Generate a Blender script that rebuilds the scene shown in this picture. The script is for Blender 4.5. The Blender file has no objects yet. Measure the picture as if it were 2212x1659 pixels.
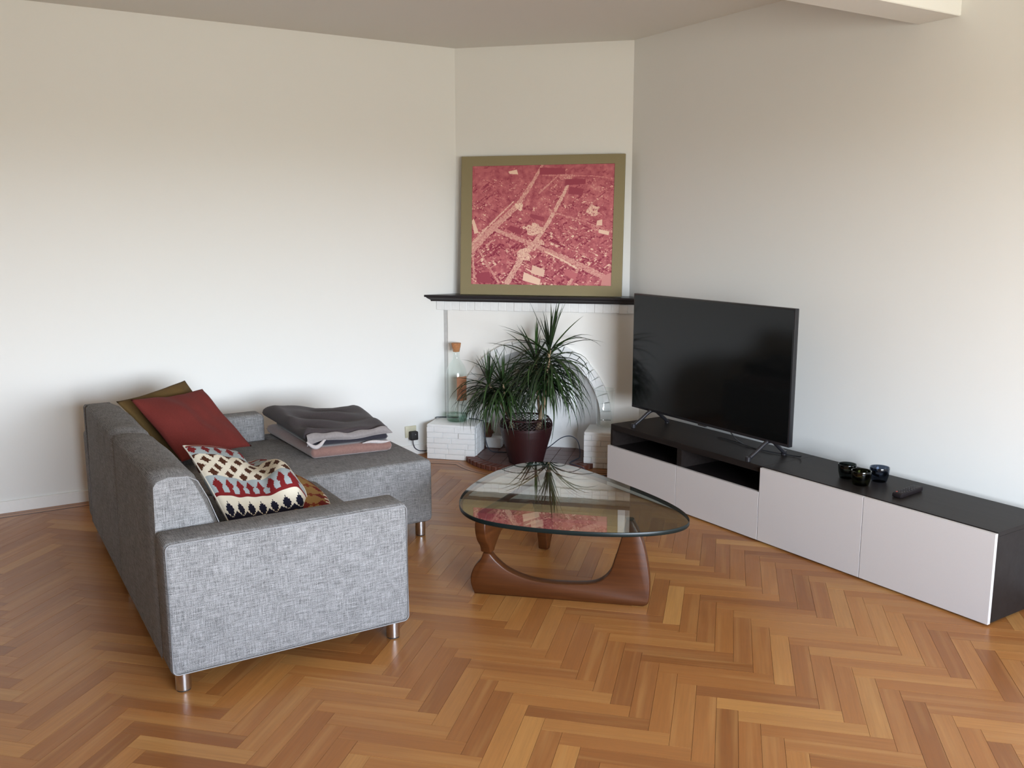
import bpy, bmesh, math, random
import numpy as np
from mathutils import Vector, Matrix
random.seed(7)
rng = np.random.RandomState(11)
SC = bpy.context.scene
COL = SC.collection
R = math.radians

# ------------------------------------------------------------------ frames
class Frame:
    """A horizontal working frame: origin on the floor and a heading."""
    def __init__(s, o, deg):
        s.o = (o[0], o[1]); s.a = math.radians(deg)
        s.X = (math.cos(s.a), math.sin(s.a)); s.Y = (-math.sin(s.a), math.cos(s.a))
    def w(s, x, y, z=0.0):
        return Vector((s.o[0] + s.X[0]*x + s.Y[0]*y, s.o[1] + s.X[1]*x + s.Y[1]*y, z))
    def inv(s, p):
        dx, dy = p[0]-s.o[0], p[1]-s.o[1]
        return (dx*s.X[0]+dy*s.X[1], dx*s.Y[0]+dy*s.Y[1])

ROOM = Frame((0.34617, 6.99421), 31.71)     # room corner; X along the left wall, Y out of the room
CH = Frame((-0.388, 6.5406), -13.29)        # chimney breast: X along its face, Y into it
SO = Frame((-1.161, 2.917), 31.37)          # sofa
CB = Frame((0.5943, 5.5387), -57.1)         # media bench
H = 2.79
WIN_Y, LEFT_X = -7.8, -7.2

# ------------------------------------------------------------------ camera
cam_d = bpy.data.cameras.new('camera'); cam = bpy.data.objects.new('camera', cam_d); COL.objects.link(cam)
cam_d.sensor_width = 36.0
cam_d.lens = 36.0 * 1983.0 / 2212.0
cam.location = (0, 0, 1.6)
cam.rotation_mode = 'XYZ'
pt, rl = 0.1705, 0.0012
cam.matrix_world = Matrix.Translation((0, 0, 1.6)) @ Matrix.Rotation(math.pi/2 - pt, 4, 'X') @ Matrix.Rotation(-rl, 4, 'Z')
cam_d.clip_start = 0.05
SC.camera = cam

# ------------------------------------------------------------------ world, windows' light, exposure
world = bpy.data.worlds.new('sky'); SC.world = world; world.use_nodes = True
nt = world.node_tree; nt.nodes.clear()
wo = nt.nodes.new('ShaderNodeOutputWorld'); bg = nt.nodes.new('ShaderNodeBackground')
tc = nt.nodes.new('ShaderNodeTexCoord'); sep = nt.nodes.new('ShaderNodeSeparateXYZ')
cr = nt.nodes.new('ShaderNodeValToRGB'); mp = nt.nodes.new('ShaderNodeMapRange')
mp.inputs['From Min'].default_value = -1; mp.inputs['From Max'].default_value = 1
nt.links.new(tc.outputs['Generated'], sep.inputs[0]); nt.links.new(sep.outputs['Z'], mp.inputs['Value'])
nt.links.new(mp.outputs[0], cr.inputs[0]); nt.links.new(cr.outputs[0], bg.inputs[0]); nt.links.new(bg.outputs[0], wo.inputs[0])
el = cr.color_ramp.elements
el[0].position = 0.0; el[0].color = (0.26, 0.25, 0.21, 1)
el[1].position = 1.0; el[1].color = (0.22, 0.33, 0.50, 1)
for p, c in ((0.49, (0.33, 0.32, 0.28, 1)), (0.512, (0.90, 0.96, 1.03, 1)), (0.58, (0.72, 0.82, 0.94, 1)), (0.70, (0.36, 0.48, 0.66, 1))):
    e = el.new(p); e.color = c
bg.inputs[1].default_value = 27.0
WINDOWS = [(-4.1, -1.2, 0.45, 2.20)]
for (x0, x1, z0, z1) in WINDOWS:            # portals that sample the daylight through the window openings
    L = bpy.data.lights.new('window_daylight', 'AREA'); L.shape = 'RECTANGLE'
    L.size = x1-x0; L.size_y = z1-z0; L.cycles.is_portal = True
    lo = bpy.data.objects.new('window_daylight', L); COL.objects.link(lo)
    lo.location = ROOM.w((x0+x1)/2, WIN_Y-0.02, (z0+z1)/2)
    lo.rotation_euler = (R(90), 0, ROOM.a + math.pi)
    lo.rotation_euler = (R(-90), 0, ROOM.a + math.pi)
SC.view_settings.view_transform = 'Standard'
SC.view_settings.look = 'None'
SC.view_settings.gamma = 1.0
SC.view_settings.exposure = 0.94
SC.view_settings.use_curve_mapping = False
SC.cycles.max_bounces = 14; SC.cycles.diffuse_bounces = 8; SC.cycles.glossy_bounces = 6
SC.cycles.transparent_max_bounces = 16; SC.cycles.transmission_bounces = 8
SC.cycles.caustics_reflective = False; SC.cycles.caustics_refractive = False
SC.cycles.sample_clamp_indirect = 8.0
SC.cycles.use_denoising = True

# ------------------------------------------------------------------ node helpers
def srgb(r, g, b):
    f = lambda c: (c/255/12.92) if c/255 <= 0.04045 else ((c/255+0.055)/1.055)**2.4
    return (f(r), f(g), f(b), 1.0)

class NT:
    def __init__(s, name):
        s.m = bpy.data.materials.new(name); s.m.use_nodes = True
        s.t = s.m.node_tree; s.t.nodes.clear()
        s.out = s.t.nodes.new('ShaderNodeOutputMaterial')
    def n(s, typ, ins=None, **props):
        nd = s.t.nodes.new('ShaderNode'+typ)
        for k, v in props.items(): setattr(nd, k, v)
        for k, v in (ins or {}).items():
            if isinstance(v, bpy.types.NodeSocket): s.t.links.new(v, nd.inputs[k])
            else: nd.inputs[k].default_value = v
        return nd
    def math(s, op, a, b=None, c=None):
        ins = {0: a}
        if b is not None: ins[1] = b
        if c is not None: ins[2] = c
        return s.n('Math', ins, operation=op).outputs[0]
    def mix(s, fac, a, b, blend='MIX'):
        nd = s.n('Mix', None, data_type='RGBA', blend_type=blend)
        for k, v in ((0, fac), (6, a), (7, b)):
            if isinstance(v, bpy.types.NodeSocket): s.t.links.new(v, nd.inputs[k])
            else: nd.inputs[k].default_value = v
        return nd.outputs[2]
    def ramp(s, fac, stops):
        nd = s.n('ValToRGB', {0: fac}); e = nd.color_ramp.elements
        while len(e) > 1: e.remove(e[-1])
        e[0].position, e[0].color = stops[0]
        for p, c in stops[1:]:
            x = e.new(p); x.color = c
        return nd.outputs[0]
    def surf(s, color, rough=0.5, spec=0.5, metallic=0.0, normal=None, coat=0.0, coat_rough=0.1, sheen=0.0):
        p = s.n('BsdfPrincipled')
        for k, v in (('Base Color', color), ('Roughness', rough), ('Specular IOR Level', spec), ('Metallic', metallic),
                     ('Coat Weight', coat), ('Coat Roughness', coat_rough), ('Sheen Weight', sheen)):
            if isinstance(v, bpy.types.NodeSocket): s.t.links.new(v, p.inputs[k])
            else: p.inputs[k].default_value = v
        if normal is not None: s.t.links.new(normal, p.inputs['Normal'])
        s.t.links.new(p.outputs[0], s.out.inputs[0]); return p
    def bump(s, h, strength=0.3, dist=0.002):
        return s.n('Bump', {'Height': h, 'Strength': strength, 'Distance': dist}).outputs[0]
    def uv(s, sx=1, sy=1, sz=1):
        c = s.n('TexCoord').outputs['UV']
        return s.n('Mapping', {0: c, 3: (sx, sy, sz)}).outputs[0]
    def objc(s, sx=1, sy=1, sz=1):
        c = s.n('TexCoord').outputs['Object']
        return s.n('Mapping', {0: c, 3: (sx, sy, sz)}).outputs[0]
    def noise(s, vec, scale, detail=2, rough=0.5):
        return s.n('TexNoise', {'Vector': vec, 'Scale': scale, 'Detail': detail, 'Roughness': rough}).outputs['Fac']

def m_plain(name, col, rough=0.5, spec=0.5, metallic=0.0, grain=0.04, gscale=40, bump=0.0, coat=0.0):
    t = NT(name); v = t.objc(); n = t.noise(v, gscale, 3)
    c2 = tuple(min(1, x*(1+grain*3)) for x in col[:3])+(1,); c1 = tuple(x*(1-grain*3) for x in col[:3])+(1,)
    c = t.mix(n, c1, c2)
    nm = t.bump(n, bump, 0.002) if bump else None
    t.surf(c, rough, spec, metallic, nm, coat); return t.m

def m_wall(name, col):
    t = NT(name); v = t.objc(); n = t.noise(v, 60, 4, 0.6); big = t.noise(v, 0.8, 2)
    c = t.mix(big, tuple(x*0.985 for x in col[:3])+(1,), col)
    t.surf(c, 0.75, 0.25, normal=t.bump(n, 0.12, 0.002)); return t.m

def m_fabric(name, lo, hi, thread=330.0):
    """Heather weave: coarse basket dots, slubs running both ways."""
    t = NT(name); uv = t.n('TexCoord').outputs['UV']
    sp = t.n('SeparateXYZ', {0: uv}); u, v = sp.outputs[0], sp.outputs[1]
    s1 = t.noise(t.n('Mapping', {0: uv, 3: (16, 260, 1)}).outputs[0], 1.0, 3, 0.7)
    s2 = t.noise(t.n('Mapping', {0: uv, 3: (300, 22, 1)}).outputs[0], 1.0, 3, 0.7)
    big = t.noise(uv, 7, 3, 0.6)
    fine = t.noise(uv, 420, 2, 0.6)
    su = t.math('SINE', t.math('MULTIPLY', t.math('ADD', u, v), thread*2.2)); sv = t.math('SINE', t.math('MULTIPLY', t.math('SUBTRACT', u, v), thread*2.2))
    dots = t.math('MULTIPLY', su, sv)
    k = t.math('ADD', t.math('MULTIPLY', s1, 1.15), t.math('MULTIPLY', s2, 1.15))
    k = t.math('ADD', k, t.math('MULTIPLY', fine, 1.5)); k = t.math('ADD', k, t.math('MULTIPLY', big, 0.25))
    k = t.math('ADD', k, t.math('MULTIPLY', dots, 0.32))
    f = t.n('MapRange', {0: k, 1: 1.45, 2: 2.85, 3: 0.0, 4: 1.0}).outputs[0]
    c = t.mix(f, lo, hi)
    t.surf(c, 0.95, 0.03, normal=t.bump(k, 0.35, 0.0015)); return t.m

def m_cloth(name, a, b, scale=220, sheen=0.2):
    t = NT(name); v = t.objc(); n = t.noise(v, scale, 3, 0.7); n2 = t.noise(v, 12, 3)
    c = t.mix(t.math('ADD', t.math('MULTIPLY', n, 0.8), t.math('MULTIPLY', n2, 0.2)), a, b)
    t.surf(c, 0.95, 0.1, normal=t.bump(n, 0.4, 0.002), sheen=sheen); return t.m

def m_attr(name, rough=0.9, spec=0.15, bumpscale=300, bump=0.3, attr='Col'):
    t = NT(name); a = t.n('Attribute', attribute_name=attr).outputs['Color']
    n = t.noise(t.objc(), bumpscale, 3, 0.6)
    c = t.mix(0.18, a, t.mix(n, (0.0, 0, 0, 1), a)) if bump else a
    t.surf(c, rough, spec, normal=t.bump(n, bump, 0.0015) if bump else None); return t.m

def m_glass(name, tint, power=5.0, f0=0.042):
    """Thin clear sheet: what is not reflected passes straight through, tinted."""
    t = NT(name)
    f = t.n('LayerWeight', {'Blend': 0.5}).outputs['Facing']
    f5 = t.math('POWER', f, power); F = t.math('ADD', t.math('MULTIPLY', f5, 1-f0), f0)
    n = t.noise(t.objc(), 3, 1)
    col = t.mix(n, tint, tuple(x*0.985 for x in tint[:3])+(1,))
    tr = t.n('BsdfTransparent', {0: col}); gl = t.n('BsdfGlossy', {'Color': (1, 1, 1, 1), 'Roughness': 0.0})
    mx = t.n('MixShader', {0: F, 1: tr.outputs[0], 2: gl.outputs[0]})
    t.t.links.new(mx.outputs[0], t.out.inputs[0]); return t.m

def m_wood(name, a, b, rough=0.35, axis=0, scale=1.0, spec=0.4, uvs=False, coat=0.0):
    t = NT(name)
    sc = [55*scale]*3; sc[axis] = 3.0*scale
    v = t.uv(*sc) if uvs else t.objc(*sc)
    n = t.noise(v, 1.0, 5, 0.65); n2 = t.noise(v, 0.25, 2)
    k = t.math('ADD', t.math('MULTIPLY', n, 0.6), t.math('MULTIPLY', n2, 0.4))
    c = t.mix(t.n('MapRange', {0: k, 1: 0.3, 2: 0.7}).outputs[0], a, b)
    t.surf(c, rough, spec, normal=t.bump(n, 0.06, 0.001), coat=coat); return t.m

def m_parquet(name, individual):
    t = NT(name)
    uv = t.n('TexCoord').outputs['UV']
    if individual: r = t.n('ObjectInfo').outputs['Random']
    else: r = t.n('Attribute', attribute_name='tone').outputs['Fac']
    off = t.n('CombineXYZ', {0: t.math('MULTIPLY', r, 37.0), 1: t.math('MULTIPLY', r, 91.0)}).outputs[0]
    v0 = t.n('VectorMath', {0: uv, 1: off}, operation='ADD').outputs[0]
    g = t.noise(t.n('Mapping', {0: v0, 3: (5, 120, 1)}).outputs[0], 1.0, 5, 0.65)
    band = t.noise(t.n('Mapping', {0: v0, 3: (1.2, 26, 1)}).outputs[0], 1.0, 2, 0.5)
    r2 = t.math('FRACT', t.math('MULTIPLY', r, 17.31))
    base = t.ramp(r, [(0.0, srgb(140, 86, 43)), (0.15, srgb(156, 99, 51)), (0.5, srgb(169, 111, 58)), (0.85, srgb(180, 124, 67)), (1.0, srgb(190, 138, 78))])
    redd = t.mix(t.math('MULTIPLY', r2, 0.30), base, srgb(140, 90, 56))
    c = t.mix(t.n('MapRange', {0: g, 1: 0.3, 2: 0.75}).outputs[0], t.mix(0.30, redd, (0.10, 0.05, 0.02, 1)), redd)
    c = t.mix(t.n('MapRange', {0: band, 1: 0.52, 2: 0.72, 3: 0.0, 4: 0.30}).outputs[0], c, srgb(190, 146, 90))
    rn = t.noise(uv, 9, 3)
    rough = t.n('MapRange', {0: rn, 1: 0.3, 2: 0.7, 3: 0.26, 4: 0.36}).outputs[0]
    t.surf(c, rough, 0.32, normal=t.bump(g, 0.05, 0.001)); return t.m

# ------------------------------------------------------------------ mesh helpers
def box_uv(me):
    uvl = me.uv_layers.new(name='UVMap') if not me.uv_layers else me.uv_layers[0]
    for p in me.polygons:
        n = p.normal; ax = max(range(3), key=lambda i: abs(n[i]))
        for li in p.loop_indices:
            c = me.vertices[me.loops[li].vertex_index].co
            uvl.data[li].uv = ((c.y, c.z), (c.x, c.z), (c.x, c.y))[ax]

def obj(name, bm, mat, parent=None, smooth=False, uv=True, label=None, weld=False):
    me = bpy.data.meshes.new(name)
    if weld: bmesh.ops.remove_doubles(bm, verts=bm.verts, dist=1e-5)
    bm.normal_update()
    bm.to_mesh(me); bm.free()
    if uv: box_uv(me)
    for m in (mat if isinstance(mat, (list, tuple)) else [mat]): me.materials.append(m)
    if smooth:
        me.polygons.foreach_set('use_smooth', [True]*len(me.polygons))
        if smooth != 'all': me.set_sharp_from_angle(angle=R(smooth if isinstance(smooth, (int, float)) and smooth > 1 else 35))
    o = bpy.data.objects.new(name, me); COL.objects.link(o)
    if parent is not None: o.parent = parent
    if label: o['label'] = label
    return o

def thing(name, label, cat, loc=(0, 0, 0), rz=0.0, group=None):
    o = bpy.data.objects.new(name, None); COL.objects.link(o); o.location = loc; o.rotation_euler = (0, 0, rz)
    o.empty_display_size = 0.1; o['label'] = label; o['category'] = cat
    if group: o['group'] = group
    return o
def struct(o, kind='structure'): o['kind'] = kind; return o
def place(o, fr, x=0, y=0, z=0, rz=0):
    o.location = fr.w(x, y, z); o.rotation_euler = (0, 0, fr.a+rz); return o

def box(bm, x0, y0, z0, x1, y1, z1, bev=0.0, seg=2, mat=0):
    b = bmesh.new()
    vs = [b.verts.new(c) for c in ((x0,y0,z0),(x1,y0,z0),(x1,y1,z0),(x0,y1,z0),(x0,y0,z1),(x1,y0,z1),(x1,y1,z1),(x0,y1,z1))]
    for f in ((0,3,2,1),(4,5,6,7),(0,1,5,4),(1,2,6,5),(2,3,7,6),(3,0,4,7)): b.faces.new([vs[i] for i in f])
    if bev: bmesh.ops.bevel(b, geom=list(b.edges), offset=bev, segments=seg, profile=0.5, affect='EDGES')
    for f in b.faces: f.material_index = mat
    merge(bm, b)
def merge(bm, b):
    me = bpy.data.meshes.new('tmp'); b.to_mesh(me); b.free(); bm.from_mesh(me); bpy.data.meshes.remove(me)
def bx(*a, **k):
    bm = bmesh.new(); box(bm, *a, **k); return bm

def prism(bm, pts, axis, a, b, bev=0.0, seg=2):
    """Extrude a 2-D outline (counter-clockwise) between a and b along axis."""
    t = bmesh.new()
    def P(p, h): return {'z': (p[0], p[1], h), 'y': (p[0], h, p[1]), 'x': (h, p[0], p[1])}[axis]
    lo = [t.verts.new(P(p, a)) for p in pts]; hi = [t.verts.new(P(p, b)) for p in pts]
    n = len(pts)
    t.faces.new(lo); t.faces.new(hi)
    for i in range(n): t.faces.new((lo[i], lo[(i+1) % n], hi[(i+1) % n], hi[i]))
    bmesh.ops.recalc_face_normals(t, faces=t.faces)
    if bev:
        es = [e for e in t.edges if len(e.link_faces) == 2 and e.calc_face_angle(0) > R(40)]
        bmesh.ops.bevel(t, geom=es, offset=bev, segments=seg, profile=0.5, affect='EDGES')
    merge(bm, t)

def lathe(bm, prof, n=40, c=(0, 0), cap0=False, cap1=False):
    rings = []
    for (r, z) in prof:
        rings.append([bm.verts.new((c[0]+r*math.cos(2*math.pi*i/n), c[1]+r*math.sin(2*math.pi*i/n), z)) for i in range(n)])
    for a, b in zip(rings, rings[1:]):
        for i in range(n): bm.faces.new((a[i], a[(i+1) % n], b[(i+1) % n], b[i]))
    if cap0: bm.faces.new(rings[0][::-1])
    if cap1: bm.faces.new(rings[-1])
def cyl(bm, x, y, z0, z1, r, n=28, bev=0.0):
    pr = [(r, z0), (r, z1)] if not bev else [(r-bev, z0), (r, z0+bev), (r, z1-bev), (r-bev, z1)]
    lathe(bm, pr, n, (x, y), True, True)

def tube(bm, pts, r, n=8):
    pts = [Vector(p) for p in pts]; rings = []
    rr = r if isinstance(r, (list, tuple)) else [r]*len(pts)
    up = Vector((0, 0, 1))
    for i, p in enumerate(pts):
        d = (pts[min(i+1, len(pts)-1)]-pts[max(i-1, 0)]).normalized()
        s = d.cross(up)
        if s.length < 1e-3: s = d.cross(Vector((1, 0, 0)))
        s.normalize(); t = s.cross(d).normalized()
        rings.append([bm.verts.new(p+(s*math.cos(2*math.pi*k/n)+t*math.sin(2*math.pi*k/n))*rr[i]) for k in range(n)])
    for a, b in zip(rings, rings[1:]):
        for k in range(n): bm.faces.new((a[k], a[(k+1) % n], b[(k+1) % n], b[k]))
    bm.faces.new(rings[0][::-1]); bm.faces.new(rings[-1])
def catmull(pts, k=8):
    P = [Vector(p) for p in pts]; P = [P[0]*2-P[1]]+P+[P[-1]*2-P[-2]]; out = []
    for i in range(1, len(P)-2):
        for j in range(k):
            t = j/k; a, b, c, d = P[i-1], P[i], P[i+1], P[i+2]
            out.append(0.5*((2*b)+(c-a)*t+(2*a-5*b+4*c-d)*t*t+(-a+3*b-3*c+d)*t**3))
    out.append(P[-2]); return out
def catmull_closed(pts, k=6):
    n = len(pts); out = []
    for i in range(n):
        a, b, c, d = (Vector(pts[(i+j-1) % n]) for j in range(4))
        for j in range(k):
            t = j/k; out.append(0.5*((2*b)+(c-a)*t+(2*a-5*b+4*c-d)*t*t+(-a+3*b-3*c+d)*t**3))
    return out
def grid_mesh(name, P, cols, mat, parent, uvs=None, smooth=True, close=False):
    """P: (n, m, 3) points; cols: (n-1, m-1, 3) face colours or None."""
    n, m = P.shape[:2]
    idx = np.arange(n*m).reshape(n, m)
    f = np.stack([idx[:-1, :-1], idx[:-1, 1:], idx[1:, 1:], idx[1:, :-1]], -1).reshape(-1, 4)
    me = bpy.data.meshes.new(name)
    me.vertices.add(n*m); me.vertices.foreach_set('co', P.reshape(-1).astype(np.float32))
    me.loops.add(f.size); me.loops.foreach_set('vertex_index', f.reshape(-1).astype(np.int32))
    me.polygons.add(len(f)); me.polygons.foreach_set('loop_start', np.arange(0, f.size, 4, dtype=np.int32))
    me.update(calc_edges=True)
    me.validate()
    if cols is not None:
        ca = me.color_attributes.new('Col', 'FLOAT_COLOR', 'CORNER')
        c = np.ones((len(f), 4, 4), np.float32); c[:, :, :3] = cols.reshape(-1, 1, 3)
        ca.data.foreach_set('color', c.reshape(-1))
    if smooth: me.polygons.foreach_set('use_smooth', [True]*len(me.polygons))
    me.materials.append(mat)
    o = bpy.data.objects.new(name, me); COL.objects.link(o)
    if parent is not None: o.parent = parent
    return o

# ------------------------------------------------------------------ materials
M = {}
M['wall'] = m_wall('warm_white_wall_paint', (0.77, 0.775, 0.755, 1))
M['wallfar'] = m_wall('dark_unseen_wall', (0.26, 0.24, 0.21, 1))  # unseen wall, colour darkened to cut bounce light on the sofa's back and left floor
M['ceil'] = m_wall('ceiling_paint', (0.74, 0.735, 0.70, 1))
M['trim'] = m_plain('white_gloss_trim', (0.80, 0.80, 0.78, 1), 0.4, grain=0.01)
M['brickw'] = m_plain('white_painted_brick', (0.83, 0.84, 0.84, 1), 0.42, 0.45, grain=0.02, gscale=30, bump=0.5)
M['mortar'] = m_plain('white_painted_mortar', (0.76, 0.76, 0.76, 1), 0.55, grain=0.03, gscale=60, bump=0.4)
M['plaster'] = m_wall('fireplace_plaster', (0.80, 0.79, 0.76, 1))
M['grout'] = m_plain('grey_hearth_grout', srgb(150, 124, 108), 0.8, grain=0.06)
M['subfloor'] = m_plain('dark_joint', (0.05, 0.025, 0.01, 1), 0.7)
M['hearth'] = m_plain('dark_red_hearth_tile', srgb(92, 62, 58), 0.38, 0.5, grain=0.08, gscale=25, bump=0.15)
M['hbrick'] = m_plain('red_hearth_brick', srgb(96, 52, 40), 0.45, 0.5, grain=0.12, gscale=30, bump=0.3)
M['mantel'] = m_wood('ebony_stained_shelf', (0.012, 0.010, 0.012, 1), (0.022, 0.018, 0.02, 1), 0.35)
M['fabric'] = m_fabric('grey_heather_weave', (0.014, 0.014, 0.014, 1), (0.47, 0.465, 0.47, 1))
M['piping'] = m_cloth('grey_piping', (0.16, 0.16, 0.165, 1), (0.34, 0.34, 0.35, 1), 220, 0.0)
M['chrome'] = m_plain('brushed_steel', (0.62, 0.60, 0.60, 1), 0.22, 0.5, 1.0, grain=0.02)
M['foot'] = m_plain('black_rubber', (0.01, 0.01, 0.01, 1), 0.6)
M['red'] = m_cloth('brick_red_wool', srgb(84, 30, 28), srgb(122, 56, 50), 260, 0.02)
M['olive'] = m_cloth('mustard_brown_wool', srgb(72, 56, 30), srgb(108, 86, 52), 260, 0.02)
M['kilim'] = m_attr('kilim_weave', 0.95, 0.1, 400, 0.35)
M['blanket'] = m_cloth('charcoal_fleece', srgb(50, 44, 46), srgb(74, 66, 68), 120, 0.1)
M['blanket_in'] = m_cloth('dark_navy_fleece', srgb(30, 29, 36), srgb(48, 46, 54), 120, 0.5)
M['sherpa'] = m_cloth('pale_grey_sherpa', srgb(150, 142, 142), srgb(196, 188, 187), 90, 0.4)
M['pink'] = m_cloth('dusty_rose_fleece', srgb(104, 76, 70), srgb(142, 110, 102), 90, 0.5)
M['walnut'] = m_wood('walnut_base_wood', srgb(58, 28, 10), srgb(86, 47, 20), 0.36, 0, 1.0, uvs=True)
M['edgewood'] = m_wood('walnut_edge_wood', srgb(150, 98, 56), srgb(180, 126, 78), 0.35, 0, 1.0)
M['tglass'] = m_glass('pale_green_plate_glass', (0.86, 0.92, 0.88, 1), 3.5, 0.05)
M['tedge'] = m_plain('dark_green_glass_edge', (0.005, 0.010, 0.010, 1), 0.35, 0.3)
M['glass'] = m_glass('clear_glass', (0.95, 0.98, 0.97, 1))
M['vglass'] = m_glass('very_clear_glass', (0.975, 0.985, 0.98, 1))
M['gbase'] = m_glass('thick_green_glass', (0.66, 0.78, 0.72, 1))
M['cork'] = m_plain('cork', srgb(176, 120, 78), 0.85, grain=0.15, gscale=120, bump=0.4)
M['tag'] = m_plain('brown_paper_label', srgb(160, 108, 76), 0.7, grain=0.05, gscale=60)
M['ink'] = m_plain('dark_brown_print', srgb(96, 56, 36), 0.7)
M['cabblack'] = m_wood('black_brown_laminate', (0.012, 0.009, 0.008, 1), (0.020, 0.016, 0.015, 1), 0.42, spec=0.10)
M['cabin'] = m_wood('black_brown_inside', (0.008, 0.006, 0.006, 1), (0.014, 0.010, 0.010, 1), 0.45)
M['front'] = m_plain('light_grey_lacquer', srgb(192, 187, 185), 0.45, 0.4, grain=0.008, gscale=200)
M['edge'] = m_plain('pale_lacquer_edge', srgb(214, 210, 208), 0.4, 0.4, grain=0.01)
M['tvframe'] = m_plain('black_plastic', (0.012, 0.012, 0.014, 1), 0.32, 0.5, grain=0.02)
M['tvscreen'] = m_plain('dark_screen', (0.0035, 0.004, 0.0042, 1), 0.085, 0.33, grain=0.0)
M['tvleg'] = m_plain('black_satin_metal', (0.025, 0.024, 0.028, 1), 0.3, 0.5, 0.3, grain=0.02)
M['cable'] = m_plain('blue_grey_cable', srgb(50, 58, 72), 0.5)
M['blackcable'] = m_plain('black_cable', (0.01, 0.01, 0.012, 1), 0.5)
M['socket'] = m_plain('beige_socket_plastic', srgb(196, 192, 168), 0.4)
M['pframe'] = m_plain('olive_beige_linen_frame', srgb(140, 130, 100), 0.85, 0.2, grain=0.05, gscale=300, bump=0.3)
M['print'] = m_attr('red_tinted_print', 0.5, 0.3, 200, 0.0)
M['basket'] = m_plain('dark_oxblood_wicker', srgb(42, 13, 15), 0.45, 0.5, grain=0.12, gscale=60)
M['soil'] = m_plain('dark_soil', (0.03, 0.02, 0.013, 1), 0.95, grain=0.2, gscale=90, bump=1.0)
M['cane'] = m_plain('pale_brown_cane_bark', srgb(150, 128, 100), 0.8, grain=0.2, gscale=45, bump=0.6)
M['leaf'] = None
t = NT('dark_green_leaf')
v = t.uv(1, 1, 1); r_ = t.n('ObjectInfo').outputs['Random']
sp = t.n('SeparateXYZ', {0: t.n('TexCoord').outputs['UV']})
edge = t.math('ABSOLUTE', t.math('SUBTRACT', sp.outputs[0], 0.5))
c = t.mix(r_, srgb(18, 34, 20), srgb(48, 76, 34))
c = t.mix(t.n('MapRange', {0: edge, 1: 0.40, 2: 0.5, 3: 0.0, 4: 0.5}).outputs[0], c, srgb(62, 34, 34))
t.surf(c, 0.38, 0.5); M['leaf'] = t.m
M['wax'] = m_plain('white_wax', (0.75, 0.74, 0.70, 1), 0.5)
M['alu'] = m_plain('tealight_cup', (0.7, 0.7, 0.72, 1), 0.25, 0.5, 1.0)
M['g1'] = m_glass('smoky_grey_glass', (0.24, 0.27, 0.265, 1))
M['g2'] = m_glass('smoky_olive_glass', (0.20, 0.21, 0.12, 1))
M['g3'] = m_glass('smoky_blue_glass', (0.30, 0.34, 0.41, 1))
M['remote'] = m_plain('black_remote_plastic', (0.010, 0.007, 0.008, 1), 0.5, 0.2)
M['button'] = m_plain('dark_grey_button', (0.03, 0.027, 0.03, 1), 0.5)
M['redbutton'] = m_plain('red_button', (0.35, 0.05, 0.03, 1), 0.5)
M['plank'] = m_parquet('oak_parquet_plank', True)
M['planks'] = m_parquet('oak_parquet_planks_far', False)
M['border'] = m_wood('parquet_border_wood', srgb(150, 98, 58), srgb(176, 122, 76), 0.32, 0)
M['inlay'] = m_plain('dark_inlay_strip', srgb(56, 28, 16), 0.35, grain=0.1)
M['winframe'] = m_plain('window_frame_paint', (0.8, 0.8, 0.8, 1), 0.4, grain=0.01)

# ------------------------------------------------------------------ room shell
def wall_box(name, x0, y0, z0, x1, y1, z1, mat, kindname=None):
    o = obj(name, bx(x0, y0, z0, x1, y1, z1), mat); place(o, ROOM); return struct(o)
T = 0.15
floor = obj('floor', bx(LEFT_X-T, WIN_Y-T, -0.20, T, T, -0.012), M['subfloor']); place(floor, ROOM); struct(floor)
wall_box('ceiling', LEFT_X-T, WIN_Y-T, H, T, T, H+0.15, M['ceil'])
wall_box('wall_left', LEFT_X-T, 0, -0.05, T, T, H, M['wall'])          # the long wall behind the sofa
wall_box('wall_right', 0, WIN_Y-T, -0.05, T, 0, H, M['wall'])          # behind the media bench
wall_box('wall_back', LEFT_X-T, WIN_Y, -0.05, LEFT_X, 0, H, M['wallfar'])
# window wall, built round its openings
bm = bmesh.new(); xs = LEFT_X
for (x0, x1, z0, z1) in WINDOWS:
    box(bm, xs, WIN_Y-T, -0.05, x0, WIN_Y, H); box(bm, x0, WIN_Y-T, -0.05, x1, WIN_Y, z0); box(bm, x0, WIN_Y-T, z1, x1, WIN_Y, H); xs = x1
box(bm, xs, WIN_Y-T, -0.05, 0, WIN_Y, H)
o = obj('wall_front', bm, M['wall']); place(o, ROOM); struct(o)
for k, (x0, x1, z0, z1) in enumerate(WINDOWS):
    w = bpy.data.objects.new('window_%d' % (k+1), None); COL.objects.link(w); place(w, ROOM, (x0+x1)/2, WIN_Y-0.08, z0); struct(w)
    bm = bmesh.new(); hw = (x1-x0)/2; hh = z1-z0
    for (a, b, c, d) in ((-hw, 0, hw, 0.06), (-hw, hh-0.06, hw, hh), (-hw, 0, -hw+0.06, hh), (hw-0.06, 0, hw, hh), (-0.03, 0, 0.03, hh)):
        box(bm, a, -0.03, b, c, 0.03, d, 0.004, 1)
    obj('window_frame', bm, M['winframe'], w)
# chimney breast across the corner (a triangular block)
c1 = CH.w(0, 0); c2 = CH.w(1.22, 0); c3 = ROOM.w(0, 0)
bm = bmesh.new(); prism(bm, [(c1.x, c1.y), (c2.x, c2.y), (c3.x, c3.y)], 'z', 1.02, H)
o = obj('wall_chimney', bm, M['wall']); struct(o)
# ceiling beam
o = obj('ceiling_beam', bx(LEFT_X, -3.155, 2.52, 0.0, -2.945, H, 0.004, 1), M['wall']); place(o, ROOM); struct(o)
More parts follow.
